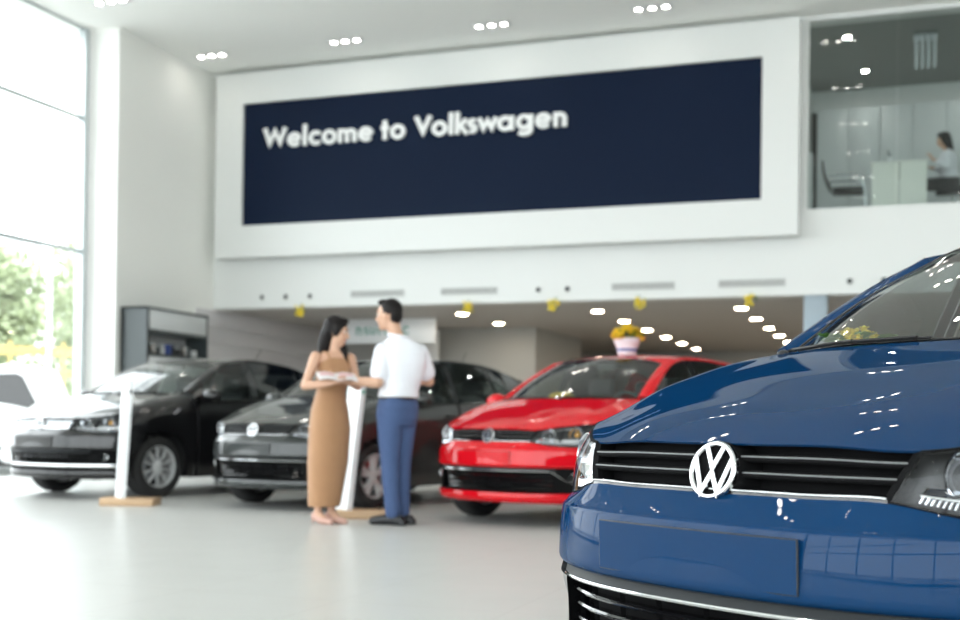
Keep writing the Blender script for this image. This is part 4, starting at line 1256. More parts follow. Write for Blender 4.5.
hand(B, WL_, (-1, .02, .05), (0.0, .35, .9), (0, 1, 0), 1.0, .35); hand(B, WR_, (-.45, .85, .1), (-.6, -.3, .1), (0, 0, 1), 1.0, .6)
for hx, hy, ax, ay in ((-.025, -.055, .010, -.055), (.085, .065, .075, .07)):
    B.limb([(hx, hy, .88), ((hx + ax) / 2 - .012, (hy + ay) / 2, .49), (ax, ay, .09)], [.088, .072, .058, .05, .042])
    B.limb([(ax + .03, ay - .01, .045), (ax - .10, ay + .04, .04)], [.038, .030])
at, Rm, pieces = head(B, man, (-.05, .035, 1.66), fh, 1.06)
body = B.fuse('body', 'skin', man); pieces(body)
H = Flesh()
H.ball(at(0, -.022, .040), (.082, .096, .090), 20, 14, R=Rm); H.ball(at(0, -.058, -.005), (.068, .056, .070), 18, 12, R=Rm); H.ball(at(0, .045, .092), (.062, .045, .030), 14, 10, R=Rm)
for s in (-1, 1): H.ball(at(.068 * s, -.012, .018), (.014, .032, .034), 10, 8, R=Rm)
H.fuse('hair', 'hair', man, .007, 3)
Sh = Flesh()
Sh.loft([((.036, 0, 1.005), fp, .172, .135), ((.042, 0, 1.06), fp, .166, .130), ((.052, 0, 1.16), ft, .178, .135), ((.06, 0, 1.28), ft, .198, .138), ((.056, 0, 1.37), ft, .205, .122), ((.048, .01, 1.425), ft, .165, .10), ((.036, .014, 1.475), ft, .085, .074)])
mix = lambda a, b, t: tuple(np.array(a) * (1 - t) + np.array(b) * t)
Sh.limb([SL, mix(SL, EL, .70)], [.068, .072, .072]); Sh.limb([SR, mix(SR, ER, .70)], [.068, .072, .072])
shirt = Sh.fuse('shirt', 'shirt_white', man, .008, 6)
cr = Flesh(); t = np.linspace(0, 2 * PI, 25)
cr.tube([(.024 + .072 * math.cos(a), .02 + .070 * math.sin(a), 1.492 + .012 * math.sin(a - 1.0)) for a in t], .0165, 8, cap=False); cr.build('collar', 'shirt_white', shirt, 60)
Tr = Flesh()
Tr.loft([((.035, 0, 1.0), fp, .158, .122), ((.034, 0, .93), fp, .176, .137), ((.03, 0, .84), fp, .172, .135), ((.03, 0, .78), fp, .15, .118)])
for hx, hy, ax, ay in ((-.025, -.055, .010, -.055), (.085, .065, .075, .07)):
    Tr.limb([(hx, hy, .88), ((hx + ax) / 2 - .012, (hy + ay) / 2, .49), (ax, ay, .10)], [.108, .092, .074, .066, .062])
Tr.fuse('trousers', 'trouser_blue', man, .008, 5)
bt = MB(); bt.grid(np.array([[(.036 + (.163 * math.cos(a) * .69 - .128 * math.sin(a) * .72), .163 * math.cos(a) * .72 + .128 * math.sin(a) * .69, z) for a in t] for z in (.985, 1.018)])); bt.build('belt', 'shoe_black', man, 60)
for ax, ay in ((.010, -.055), (.075, .07)):
    s_ = Flesh(); q = V3(ax, ay, 0); d = unit(V3(-.93, .36, 0))
    s_.loft([(q - d * .085 + V3(0, 0, .045), d, .032, .03), (q - d * .085 + V3(0, 0, .004), d, .034, .032)]); 
    s_.limb([q - d * .06 + V3(0, 0, .042), q + d * .04 + V3(0, 0, .045), q + d * .175 + V3(0, 0, .030)], [.042, .043, .034]); s_.limb([q + V3(0, 0, .05), q + V3(0, 0, .095)], [.046, .044])
    for vv in range(len(s_.v)): s_.v[vv] = (s_.v[vv][0], s_.v[vv][1], max(s_.v[vv][2], .002))
    s_.fuse('shoe', 'shoe_black', man, .006, 3)

# ---- the woman: long tan dress, facing right, holding the brochure
wom = thing('person', 'person with long dark hair in a long tan sleeveless dress, holding the brochure', 'person', (-4.371, 8.42, 0), YAW, 'people standing between the cars')
fw, fwh = (.62, -.78), (.99, -.12)
B = Flesh()
B.loft([((.05, 0, .80), fw, .14, .11), ((.05, 0, .92), fw, .14, .11), ((.055, 0, 1.06), fw, .105, .085), ((.07, 0, 1.17), fw, .125, .095), ((.075, 0, 1.27), fw, .14, .09), ((.075, 0, 1.325), fw, .135, .072), ((.078, 0, 1.36), fw, .075, .055)])
B.limb([(.078, 0, 1.33), (.085, .0, 1.41), (.092, .0, 1.48)], [.046, .043, .044])
SR, SL = (-.055, -.105, 1.315), (.195, .105, 1.315)
ER, WRr = (-.125, -.18, 1.085), (.095, -.265, 1.105)
EL, WLl = (.265, .01, 1.09), (.215, -.20, 1.115)
B.limb([SR, ER], [.046, .038, .034]); B.limb([ER, WRr], [.035, .032, .022]); B.limb([SL, EL], [.046, .038, .034]); B.limb([EL, WLl], [.035, .032, .022])
hand(B, WRr, (.9, .05, .15), (0, .3, .95), (0, 1, 0), .88, .3); hand(B, WLl, (-.2, -.6, .12), (-.3, .2, .9), (-1, 0, 0), .88, .3)
for hx, hy, ax, ay in ((.01, -.05, -.030, -.045), (.085, .05, .068, .03)):
    B.limb([(hx, hy, .85), ((hx + ax) / 2 + .01, (hy + ay) / 2, .47), (ax, ay, .10)], [.078, .062, .048, .044, .031])
    B.limb([(ax, ay, .085), (ax + .075, ay - .045, .03), (ax + .105, ay - .065, .022)], [.031, .028, .020])
at, Rm, pieces = head(B, wom, (.098, 0, 1.525), fwh, .97, tilt=.16)
body = B.fuse('body', 'skin', wom); pieces(body)
H = Flesh()
H.ball(at(0, -.022, .036), (.083, .098, .092), 20, 14, R=Rm); H.ball(at(0, -.055, -.01), (.072, .062, .085), 18, 12, R=Rm); H.ball(at(0, .038, .094), (.058, .045, .026), 14, 10, R=Rm)
for s in (-1, 1): H.ball(at(.068 * s, .002, .012), (.020, .042, .058), 12, 8, R=Rm)
hp = at(0, -.06, 0)
H.tube(curve([hp, hp + V3(-.035, .0, -.10), hp + V3(-.055, .0, -.19), hp + V3(-.065, -.005, -.26)], 14), [.065, .068, .068, .066, .064, .06, .058, .055, .05, .045, .04, .034, .026, .014], 14, flat=((0, 1, 0), .8))
q = at(.066, -.02, 0)
H.tube(curve([q, q + V3(.030, -.01, -.10), q + V3(.068, -.05, -.20), q + V3(.095, -.08, -.32)], 14), [.035, .038, .042, .044, .045, .045, .044, .042, .040, .036, .032, .027, .02, .01], 12)
H.fuse('hair', 'hair', wom, .007, 3)
D = Flesh()
D.loft([((.014, .0, .135), fw, .128, .108), ((.018, 0, .18), fw, .134, .112), ((.040, 0, .48), fw, .166, .132), ((.052, 0, .76), fw, .170, .136), ((.05, 0, .90), fw, .152, .122), ((.055, 0, 1.05), fw, .116, .095), ((.07, 0, 1.165), fw, .136, .108), ((.075, 0, 1.235), fw, .148, .106), ((.076, 0, 1.285), fw, .138, .094), ((.077, 0, 1.315), fw, .115, .078)])
for s in (-1, 1):
    l = unit(V3(-fw[1], fw[0], 0)); f3 = unit(V3(*fw, 0)); q = V3(.073, 0, 1.185) + l * .062 * s + f3 * .075; D.ball(q, .052, 12, 8)
dress = D.fuse('dress', 'dress_tan', wom, .008, 5)
for s in (-1, 1):
    l = unit(V3(-fw[1], fw[0], 0)); f3 = unit(V3(*fw, 0)); o = V3(.075, 0, 0)
    MB().tube(curve([o + l * .085 * s + f3 * .098 + V3(0, 0, 1.24), o + l * .088 * s + f3 * .05 + V3(0, 0, 1.345), o + l * .085 * s - f3 * .03 + V3(0, 0, 1.352), o + l * .08 * s - f3 * .095 + V3(0, 0, 1.24)], 16), .008, 6).build('strap', 'dress_tan', dress, 60)
for ax, ay in ((-.030, -.045), (.068, .03)):
    s_ = Flesh(); q = V3(ax, ay, 0); d = unit(V3(.8, -.5, 0))
    s_.limb([q - d * .03 + V3(0, 0, .062), q + d * .06 + V3(0, 0, .030), q + d * .135 + V3(0, 0, .018)], [.030, .034, .026]); s_.limb([q - d * .045 + V3(0, 0, .06), q - d * .05 + V3(0, 0, .008)], [.014, .007])
    for vv in range(len(s_.v)): s_.v[vv] = (s_.v[vv][0], s_.v[vv][1], max(s_.v[vv][2], .002))
    s_.fuse('shoe', 'nude_shoe', wom, .005, 2)

# ---- the brochure in their hands
br = thing('brochure', 'open white brochure held between the woman in tan and the man in white', 'brochure', (-4.371, 8.42, 0), YAW)
b = MB()
c = V3(.13, -.225, 1.158); ex = unit(V3(.95, .25, -.02)); ey = unit(V3(-.25, .9, .28)); n = np.cross(ex, ey)
for s in (-1, 1):
    m = MB(); P = np.array([[c + ex * s * a + ey * v + n * (.012 * math.sin(PI * a / .15)) for a in np.linspace(.001, .15, 8)] for v in (-.10, 0, .10)])
    m.grid(P, flip=s < 0); m.grid(P - n * .004, flip=s > 0, flange=-.004); pg = m.build('page', 'paper', br, 60)
    q = np.array([[c + ex * s * a + ey * v + n * (.012 * math.sin(PI * a / .15) + .0012) for a in np.linspace(.02, .13, 8)] for v in (-.02, .075)])
    MB().grid(q, flip=s < 0).build('printed_photo', 'pink_print', pg)

# ---- the woman in the upper office
sit = thing('person', 'person with long dark hair in a white blouse seated at the upper office desk', 'person', (.50, 19.15, 4.0), math.radians(6))
f = (-1, -.15); B = Flesh()
B.loft([((.05, 0, .48), f, .17, .13), ((.045, 0, .58), f, .165, .125), ((.03, 0, .72), f, .125, .10), ((.015, 0, .86), f, .15, .11), ((.0, 0, .98), f, .155, .09), ((-.005, 0, 1.02), f, .08, .06)])
B.limb([(-.005, 0, 1.0), (-.025, 0, 1.10)], [.045, .045])
B.limb([(.0, -.16, .96), (.0, -.19, .72), (-.22, -.12, .88)], [.046, .04, .036, .032, .025]); B.limb([(.0, .16, .96), (.0, .20, .74), (-.22, .10, .80)], [.046, .04, .036, .032, .025])
hand(B, (-.22, -.12, .88), (-.5, .1, .8), (-.6, .5, 0), (0, 0, 1), .9, .5); hand(B, (-.22, .10, .80), (-1, -.1, -.1), (0, 0, -1), (0, -1, 0), .9, .2)
for s in (-1, 1): B.limb([(.03, .085 * s, .52), (-.40, .09 * s, .52), (-.42, .09 * s, .10)], [.085, .07, .055, .048, .036]); B.limb([(-.42, .09 * s, .06), (-.55, .09 * s, .03)], [.034, .024])
at, Rm, pieces = head(B, sit, (-.055, 0, 1.185), f, .98, tilt=.15)
body = B.fuse('body', 'skin', sit, .009, 5); pieces(body)
H = Flesh(); H.ball(at(0, -.022, .036), (.084, .10, .094), 18, 12, R=Rm); H.ball(at(0, -.055, -.02), (.076, .064, .10), 16, 10, R=Rm); H.ball(at(0, .038, .094), (.058, .045, .026), 12, 8, R=Rm)
for s in (-1, 1): H.ball(at(.068 * s, .004, -.01), (.02, .044, .085), 12, 8, R=Rm)
hp = at(0, -.055, -.02); H.tube([hp, hp + V3(.03, 0, -.14), hp + V3(.035, 0, -.27)], [.075, .07, .03], 14); H.fuse('hair', 'hair', sit, .009, 3)
D = Flesh(); D.loft([((.045, 0, .58), f, .172, .135), ((.03, 0, .72), f, .142, .118), ((.015, 0, .86), f, .165, .128), ((.0, 0, .975), f, .162, .10), ((-.005, 0, 1.015), f, .085, .07)])
D.limb([(.0, -.165, .955), (.0, -.195, .72), (-.15, -.145, .83)], [.058, .052, .048, .042]); D.limb([(.0, .165, .955), (.0, .205, .74), (-.15, .135, .78)], [.058, .052, .048, .042]); D.fuse('blouse', 'shirt_white', sit, .009, 4)
D = Flesh(); D.loft([((.05, 0, .46), f, .178, .14), ((.047, 0, .60), f, .172, .134)])
for s in (-1, 1): D.limb([(.03, .085 * s, .52), (-.40, .09 * s, .52), (-.42, .09 * s, .10)], [.10, .084, .07, .064, .058])
D.fuse('trousers', 'dark_suit', sit, .009, 4)
for s in (-1, 1):
    q = Flesh(); q.limb([(-.40, .09 * s, .05), (-.56, .09 * s, .035)], [.042, .03])
    for vv in range(len(q.v)): q.v[vv] = (q.v[vv][0], q.v[vv][1], max(q.v[vv][2], .003))
    q.fuse('shoe', 'shoe_black', sit, .008, 2)


# ------------------------------------------------------------------ cars on the floor
R = math.radians
CARS = {}
CARS['blue'] = car('blue hatchback close to us with badge and slatted grille, cut by the right edge', (.029, 3.087), R(-122.44), 'paint_blue', fold=True)
CARS['red'] = car('red hatchback with a flower pot on its roof, behind the blue car', (-2.889, 9.564), R(-108.87), 'paint_red')
CARS['grey'] = car('dark grey hatchback standing behind the man and the woman', (-5.43, 10.16), R(-102.59), 'paint_grey')
CARS['black'] = car('black saloon car with a wide chrome grille beside the tall window', (-8.11, 10.565), R(-102.49), 'paint_black', 'wide', 'ten', True)
CARS['black'].scale = (1.075, 1.075, 1.055)
CARS['grey'].scale = (1.018, 1.018, 1.018)


def on_car(key, p):
    c = CARS[key]; x, y, z = p; h = c.rotation_euler.z
    return (c.location.x + x * math.cos(h) - y * math.sin(h), c.location.y + x * math.sin(h) + y * math.cos(h), z)


# ------------------------------------------------------------------ flowers
def blossoms(rnd, n, rx, ry, z0, rz, r0, r1):
    mb = MB()
    for _ in range(n):
        a = rnd.uniform(0, 2 * PI); q = math.sqrt(rnd.uniform(0, 1)); z = z0 + rz * math.sqrt(max(0, 1 - q * q)) * rnd.uniform(.55, 1)
        c = V3(rx * q * math.cos(a), ry * q * math.sin(a), z); r = rnd.uniform(r0, r1)
        for k in range(5):
            t = 2 * PI * k / 5 + a; d = V3(math.cos(t), math.sin(t), .35) * r; w = V3(-math.sin(t), math.cos(t), 0) * r * .5
            mb.add([c, c + d * .6 + w, c + d * 1.1, c + d * .6 - w], [(0, 1, 2, 3)])
        mb.ball(c + V3(0, 0, r * .15), r * .42, 6, 4)
    return mb


def leaves(rnd, n, rx, ry, z0, z1, L, w):
    mb = MB()
    for _ in range(n):
        a = rnd.uniform(0, 2 * PI); q = rnd.uniform(.3, .95); c = V3(rx * q * math.cos(a), ry * q * math.sin(a), rnd.uniform(z0, z1)); a += rnd.uniform(-.5, .5)
        d = V3(math.cos(a), math.sin(a), rnd.uniform(-.1, .6)) * L * rnd.uniform(.7, 1.2); s = V3(-math.sin(a), math.cos(a), 0) * w; u = V3(0, 0, w * .35)
        mb.add([c, c + d * .35 + s + u, c + d * .75 + s * .8 + u, c + d, c + d * .75 - s * .8 + u, c + d * .35 - s + u, c + d * .5], [(0, 1, 6), (1, 2, 6), (2, 3, 6), (3, 4, 6), (4, 5, 6), (5, 0, 6)])
    return mb


rnd = random.Random(11)
pt = thing('flower_pot', 'white pot of yellow flowers standing on the red car roof', 'flower pot', on_car('red', (-1.30, 0.0, 1.458)))
MB().lathe([(0, 0), (.080, 0), (.083, .004), (.088, .04)], (0, 0, 0), 'z', 32).build('pot_foot', 'pot_white', pt)
MB().lathe([(.0885, .038), (.093, .042), (.095, .058), (.093, .062)], (0, 0, 0), 'z', 32).build('pot_band', 'pot_blue', pt)
MB().lathe([(.090, .058), (.116, .12), (.126, .150), (.126, .158), (.116, .158), (.108, .14), (0, .13)], (0, 0, 0), 'z', 32).build('pot_rim', 'pot_white', pt)['label'] = 'white flared bowl of the pot'
blossoms(rnd, 170, .150, .150, .135, .145, .024, .034).build('blossoms', 'petal', pt)
leaves(rnd, 40, .14, .14, .15, .20, .07, .018).build('leaves', 'leaf', pt)


def bouquet(label, loc, rz, n_f, n_l, rx, z0, rz_, leaf_n):
    t = thing('bouquet', label, 'flowers', loc, rz, 'bouquets on the dashboards')
    blossoms(rnd, n_f, rx, rx * .55, z0, rz_, .013, .020).build('blossoms', 'petal', t)
    leaves(rnd, n_l, rx * .9, rx * .6, .012, z0 + rz_ * .6, leaf_n, .024).build('leaves', 'leaf', t)
    st = MB()
    for k in range(9): a = 2 * PI * k / 9; st.tube([(.02 * math.cos(a), .012 * math.sin(a), .002), (rx * .5 * math.cos(a), rx * .3 * math.sin(a), z0 + rz_ * .5)], .003, 5)
    st.build('stems', 'leaf', t)


bouquet('bouquet of yellow flowers and big green leaves behind the blue car windshield', on_car('blue', (-.45, -.50, .990)), R(-122 + 60), 46, 60, .10, .055, .060, .075)
bouquet('bouquet of yellow flowers behind the red car windshield', on_car('red', (-.40, -.10, 1.006)), R(-20), 90, 10, .125, .035, .055, .05)

# ------------------------------------------------------------------ leaning information stands
def stand(label, base_c, foot, lean_x, mark):
    t = thing('information_stand', label, 'information stand', (foot[0], foot[1], 0), YAW, 'information stands before the cars')
    cx, cy = base_c
    MB().box((cx, cy, .035), (.50, .30, .07), 0, bev=.006).build('base', 'wood', t)
    # slab 0.32 wide turned mostly edge-on, leaning back
    d = unit(V3(-.46, .89, 0)); up = unit(V3(lean_x, 0, 1.10)); th = unit(np.cross(d, up)) * .022
    lo = V3(0, 0, .065); m = MB(); V = []
    for h in (0, 1.10):
        for a, b in ((-.15, -1), (.15, -1), (.15, 1), (-.15, 1)): V.append(lo + up * h + d * a + th * b)
    m.add(V, [(3, 2, 1, 0), (4, 5, 6, 7), (0, 1, 5, 4), (1, 2, 6, 5), (2, 3, 7, 6), (3, 0, 4, 7)])
    sl = m.build('panel', 'acrylic_white', t, fix=True)
    g = MB(); c = lo + up * 1.0 - d * .152
    g.lathe([(0, -.002), (.018, -.002), (.018, .001), (0, .001)], tuple(c), 'y', 20); g.build('printed_mark', mark, sl)


stand('white leaning information stand before the black car, on a wooden base', (.10, .0), (-6.97, 9.33), .06, 'charcoal_panel')
stand('white leaning information stand between the woman and the man, on a wooden base', (.20, -.02), (-4.49, 9.03), .11, 'green_print')

# ------------------------------------------------------------------ upper office furniture
dk = thing('reception_desk', 'pale desk with two front panels in the upper office', 'desk', (-.17, 18.75, 4.0))
for k in (-1, 1): MB().span((.194 * k - .188, -.30, .02), (.194 * k + .188, -.27, .735), bev=.003).build('front_panel', 'desk_pale', dk)
MB().span((-.385, -.27, .0), (.385, .30, .02)).build('plinth', 'alu', dk)
b = MB(); b.span((-.38, -.27, .02), (-.35, .90, .735)); b.span((.35, -.27, .02), (.38, .02, .735)); b.build('side_panel', 'desk_pale', dk)
MB().span((-.40, -.31, .735), (.40, .95, .762), bev=.004).build('desk_top', 'desk_pale', dk)
lp = thing('laptop', 'small open laptop on the upper office desk', 'laptop', (-.16, 18.72, 4.762), R(90))
MB().box((0, 0, .009), (.30, .21, .016), 0, bev=.003).build('base', 'satin_chrome', lp)
m = MB(); m.add([(-.15, .10, .016), (.15, .10, .016), (.15, .17, .20), (-.15, .17, .20), (-.15, .108, .013), (.15, .108, .013), (.15, .178, .197), (-.15, .178, .197)], [(0, 1, 2, 3), (7, 6, 5, 4), (0, 4, 5, 1), (1, 5, 6, 2), (2, 6, 7, 3), (3, 7, 4, 0)]); m.build('lid', 'black_plastic', lp)
pp = MB().box((0, 0, .006), (.21, .29, .012), .2, bev=.002).build('paper_stack', 'paper'); pp.location = (.10, 18.75, 4.763); tag(pp, 'stack of white paper at the right end of the upper office desk', 'paper')
cp = MB().lathe([(0, 0), (.032, 0), (.036, .09), (.033, .09), (.029, .006), (0, .006)], (0, 0, 0), 'z', 20).build('cup', 'pot_white'); cp.location = (-.30, 18.60, 4.762); tag(cp, 'white cup beside the laptop on the upper office desk', 'cup')

vc = thing('visitor_chair', 'black visitor chair with chrome arms left of the upper office desk', 'chair', (-.93, 18.95, 4.0), R(4))
MB().box((.02, 0, .45), (.46, .46, .06), 0, bev=.02).build('seat', 'black_plastic', vc)
P = np.array([[(-.22 - .13 * v - .03 * math.sin(PI * v), y, .47 + .42 * v) for y in np.linspace(-.22, .22, 8)] for v in np.linspace(0, 1, 10)])
m = MB(); m.grid(P); m.grid(P + V3(-.028, 0, 0), flip=True); m.grid(np.stack([P[-1], P[-1] + V3(-.028, 0, 0)])); m.grid(np.stack([P[:, 0], P[:, 0] + V3(-.028, 0, 0)])); m.grid(np.stack([P[:, -1], P[:, -1] + V3(-.028, 0, 0)])); m.build('backrest', 'black_plastic', vc)
for s in (-1, 1):
    y = .25 * s
    MB().tube(curve([(-.24, y, .012), (.10, y, .012), (.26, y, .014), (.285, y, .06), (.25, y, .40), (.20, y, .60), (.12, y, .655), (-.10, y, .66), (-.27, y, .65)], 40, pchip), .0125, 8).build('frame_arm', 'satin_chrome', vc)
MB().tube([(-.24, -.25, .012), (-.24, .25, .012)], .0125, 8).build('stretcher', 'satin_chrome', vc)

oc = thing('office_chair', 'black high-backed office chair of the seated woman in the upper office', 'chair', (.60, 19.18, 4.0), R(6))
MB().box((0, 0, .42), (.48, .48, .07), 0, bev=.025).build('seat', 'dark_suit', oc)
P = np.array([[(.27 + .08 * v + .04 * (y / .23) ** 2 * -1, y * (1 - .15 * v), .46 + .68 * v) for y in np.linspace(-.23, .23, 9)] for v in np.linspace(0, 1, 10)])
m = MB(); m.grid(P, flip=True); m.grid(P + V3(.05, 0, 0)); m.grid(np.stack([P[-1], P[-1] + V3(.05, 0, 0)])); m.grid(np.stack([P[:, 0], P[:, 0] + V3(.05, 0, 0)])); m.grid(np.stack([P[:, -1], P[:, -1] + V3(.05, 0, 0)])); m.build('backrest', 'dark_suit', oc)
MB().tube([(0, 0, .06), (0, 0, .40)], .028, 12).build('gas_lift', 'satin_chrome', oc)
for k in range(5):
    a = 2 * PI * k / 5; lg = MB().tube([(0, 0, .085), (.27 * math.cos(a), .27 * math.sin(a), .065)], [.024, .016], 8).build('leg', 'satin_chrome', oc)
    MB().lathe([(0, -.012), (.026, -.012), (.028, 0), (.026, .012), (0, .012)], (.28 * math.cos(a), .28 * math.sin(a), .030), 'y', 14).build('caster', 'rubber', lg)

place = ['at the left end of the row', 'second from the left', 'third from the left', 'fourth from the left', 'fifth from the left', 'sixth from the left', 'seventh from the left', 'at the right end of the row']
first = None
for k in range(8):
    lab = 'tall pale cabinet at the upper office back wall, %s' % place[k]
    if first is None:
        first = thing('tall_cabinet', lab, 'cabinet', (-1.31 + .531 * k, 21.8, 4.0), 0, 'tall cabinets in the upper office')
        MB().span((-.263, -.17, .0), (.263, .19, 2.42)).build('body', 'office_panel', first)
        dd = MB().span((-.258, -.195, .06), (.258, -.172, 2.40), bev=.003).build('door', 'office_panel', first); MB().tube([(.20, -.21, 1.0), (.20, -.21, 1.16)], .006, 6).build('handle', 'alu', dd)
    else: dup(first, (-1.31 + .531 * k, 21.8, 4.0), 0, lab)
ws_ = thing('side_cabinet', 'narrow white cabinet at the left end of the upper office', 'cabinet', (-1.545, 18.8, 4.0))
MB().span((-.11, -.16, 0), (.11, .16, 1.02), bev=.004).build('body', 'acrylic_white', ws_)
for k in range(2): MB().span((-.10, -.178, .04 + k * .49), (.10, -.162, .50 + k * .49), bev=.003).build('door', 'shelf_white', ws_)
ch = thing('crystal_chandelier', 'square crystal chandelier hanging in the upper office', 'chandelier', (.18, 19.2, 6.84))
MB().span((-.17, -.17, -.06), (.17, .17, -.005)).build('mount', 'satin_chrome', ch)
for i in range(4):
    for j in range(4):
        rd = MB()
        for q in range(7): rd.ball((-.13 + i * .087, -.13 + j * .087, -.10 - q * .062), (.027, .027, .033), 6, 4)
        rd.build('crystal_strand', 'crystal', ch)
first = None
for x, y, w in ((-.95, 19.0, 'nearest the glass on the left'), (-.75, 20.9, 'far on the left'), (1.0, 20.9, 'far, right of the chandelier'), (1.2, 19.0, 'nearest the glass on the right'), (3.0, 19.0, 'nearest the glass at the far right'), (3.0, 20.9, 'far at the far right')):
    lab = 'round downlight in the upper office ceiling, ' + w
    if first is None:
        first = thing('office_downlight', lab, 'ceiling light', (x, y, 6.84), 0, 'downlights in the upper office')
        MB().lathe([(.046, -.008), (.060, -.008), (.063, 0)], (0, 0, 0), 'z', 24).build('trim_ring', 'frame_white', first); MB().lathe([(0, -.006), (.046, -.006)], (0, 0, 0), 'z', 24).build('lamp_disc', 'lamp_office', first)
    else: dup(first, (x, y, 6.84), 0, lab)

# ------------------------------------------------------------------ outside the window
gd = MB(); gd.span((-70, -40, -.5), (-12.3, 80, -.12)); gd.span((-12.3, -40, -.5), (40, -9.3, -.12)); struct(gd.build('ground', 'concrete'), 'pale paved forecourt outside the windows', 'ground')


def tree(label, x, y, h, r, seed):
    rnd = random.Random(seed)
    t = thing('tree', label, 'tree', (x, y, -.12), 0, 'trees outside the tall window')
    tr = MB(); tr.tube([(0, 0, 0), (.05, .03, h * .3), (-.03, .0, h * .62)], [.16, .12, .07], 10)
    for k in range(6):
        a = rnd.uniform(0, 2 * PI); tr.tube([(0, 0, h * rnd.uniform(.28, .5)), (math.cos(a) * r * .5, math.sin(a) * r * .5, h * rnd.uniform(.55, .8))], [.06, .02], 6)
    tr.build('trunk', 'bark', t)
    lf = MB()
    cl = [(rnd.uniform(-.6, .6) * r, rnd.uniform(-.6, .6) * r, h * rnd.uniform(.28, .90), r * rnd.uniform(.35, .55)) for _ in range(18)]
    for _ in range(4200):
        cx, cy, cz, cr = rnd.choice(cl); v = unit([rnd.gauss(0, 1), rnd.gauss(0, 1), rnd.gauss(0, 1)]) * cr * rnd.uniform(.6, 1.05)
        c = V3(cx, cy, cz) + v; d = unit([rnd.gauss(0, 1), rnd.gauss(0, 1), rnd.gauss(0, .6)]) * .15; s = unit(np.cross(d, [rnd.gauss(0, 1), rnd.gauss(0, 1), rnd.gauss(0, 1)])) * .085
        lf.add([c - d, c + s, c + d, c - s], [(0, 1, 2, 3)])
    lf.build('crown', 'hedge_leaf', t, 180)


tree('leafy tree outside the tall window, nearest the white pier', -25.0, 33.0, 7.2, 2.3, 1)
tree('leafy tree outside the tall window, middle of the three beyond the truck', -27.5, 29.6, 6.6, 2.1, 2)
tree('leafy tree outside the tall window, cut by the left edge', -29.5, 26.0, 6.8, 2.3, 3)
tree('low leafy tree behind the other trees outside, right of the lamp post', -32.0, 40.5, 6.6, 2.6, 4)
tree('low leafy tree behind the other trees outside, left of the lamp post', -36.0, 38.5, 6.2, 2.8, 5)
fe = thing('fence', 'slatted yellow fence below the trees outside the window', 'fence', (-22.6, 25.4, -.12), R(45))
for k in range(9): MB().span((-5.4 + k * 1.35, -.04, 0), (-5.32 + k * 1.35, .04, 3.0)).build('post', 'yellow_paint', fe)
b = MB(); b.span((-5.4, -.02, 2.62), (5.45, .02, 2.86)); b.span((-5.4, -.02, 2.1), (5.45, .02, 2.22)); b.span((-5.4, -.02, .6), (5.45, .02, .75)); b.build('rail_board', 'yellow_paint', fe)

lpst = thing('lamp_post', 'pale lamp post outside the window between the trees', 'lamp post', (-19.6, 23.4, -.12))
MB().tube([(0, 0, 0), (0, 0, 5.0)], [.07, .05], 12).build('pole', 'alu', lpst); MB().tube([(0, 0, 4.95), (-.3, -.3, 5.15), (-.9, -.9, 5.2)], .035, 8).build('arm', 'alu', lpst); MB().box((-1.1, -1.1, 5.18), (.5, .22, .10), R(45), bev=.03).build('lamp_head', 'alu', lpst)

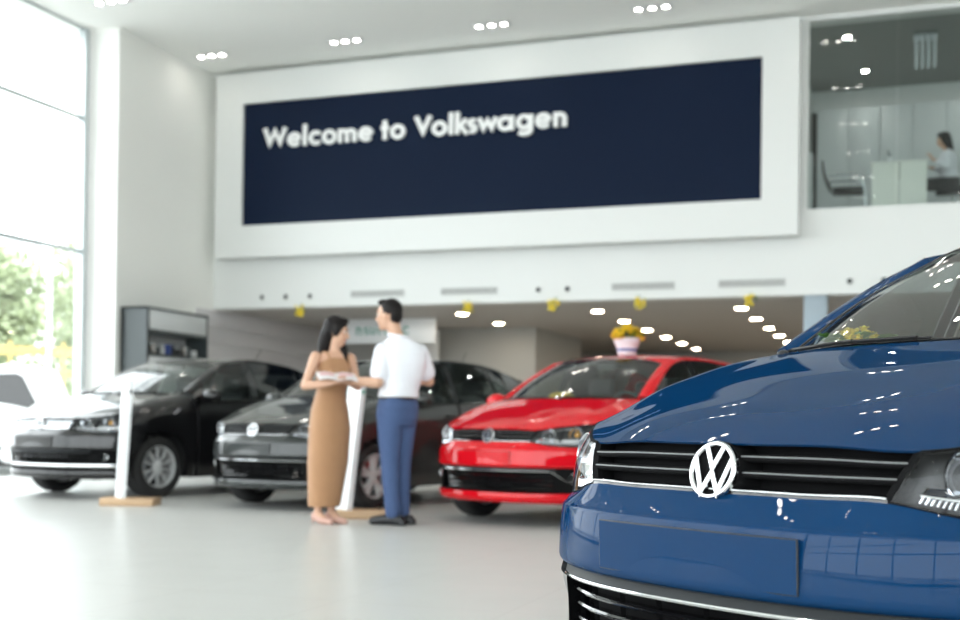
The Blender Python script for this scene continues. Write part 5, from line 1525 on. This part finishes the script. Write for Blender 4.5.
tk = thing('small_truck', 'white cab-over truck parked outside the window at the left edge', 'truck', (-14.28, 17.04, -.12), YAW)
prof = [(-1.55, .45), (-1.55, 1.72), (-1.45, 1.84), (-.52, 1.87), (-.36, 1.83), (-.10, 1.28), (-.02, 1.08), (.02, .62), (0, .42), (-.4, .40)]
bm = bmesh.new()
vs = [bm.verts.new((a, y, z)) for y in (0.0, 1.45) for a, z in prof]; n = len(prof)
bm.faces.new(vs[:n]); bm.faces.new(vs[n:][::-1])
for i in range(n): bm.faces.new((vs[i], vs[n + i], vs[n + (i + 1) % n], vs[(i + 1) % n]))
bmesh.ops.recalc_face_normals(bm, faces=list(bm.faces)); bmesh.ops.bevel(bm, geom=list(bm.edges), offset=.045, segments=3, affect='EDGES', profile=.5)
bm.verts.index_update(); m = MB().add([tuple(v.co) for v in bm.verts], [[v.index for v in f.verts] for f in bm.faces]); bm.free(); cab = m.build('cab', 'truck_white', tk, 40)
for y, s in ((-.004, 1), (1.454, -1)):
    m = MB(); m.prism([(-1.05, 1.22), (-1.05, 1.70), (-.55, 1.72), (-.44, 1.66), (-.20, 1.20), (-.34, 1.10), (-.62, 1.16)], .012, lambda a, b, c: V3(a, y - c * s + .008 * s, b)); m.build('side_window', 'side_glass' if False else 'gloss_black', cab)
    MB().box((-1.12, y - .012 * s, 1.02), (.12, .02, .03), 0, bev=.006).build('door_handle', 'black_plastic', cab)
m = MB(); m.prism([(.12, 1.30), (1.33, 1.30), (1.28, 1.76), (.17, 1.76)], .012, lambda a, b, c: V3(-.36 + (1.83 - b) / .55 * .26 + .006 + c, a, b)); m.build('windshield', 'gloss_black', cab)
for y in (-.13, 1.58):
    m = MB(); m.tube([(-.10, .72 + (.62 if y > 0 else -.62), 1.2), (.12, y, 1.28)], .014, 6); m.box((.16, y, 1.33), (.07, .17, .26), 0, bev=.025); m.build('side_mirror', 'truck_white', cab)
for x in (-.72, -3.2):
    for y in (.12, 1.33):
        w = MB(); w.lathe([(.16, -.08), (.27, -.085), (.285, -.05), (.285, .05), (.27, .085), (.16, .08)], (x, y, .285), 'y', 28); wo = w.build('wheel', 'rubber', tk)
        MB().lathe([(0, -.05), (.08, -.07), (.16, -.06), (.165, .0), (.16, .06), (.08, .07), (0, .05)], (x, y, .285), 'y', 24).build('rim', 'rim_silver', wo)
b = MB(); b.span((-4.2, .02, .62), (-1.62, 1.43, .70)); b.span((-4.2, .02, .70), (-1.62, .06, 1.05)); b.span((-4.2, 1.39, .70), (-1.62, 1.43, 1.05)); b.span((-4.2, .06, .70), (-4.16, 1.39, 1.05)); b.build('cargo_bed', 'truck_white', tk)
MB().span((-4.0, .35, .40), (-.5, 1.10, .60)).build('chassis', 'black_plastic', tk)
for y in (.22, 1.23): MB().box((.015, y, .80), (.05, .26, .14), 0, bev=.02).build('headlight', 'reflector', cab)
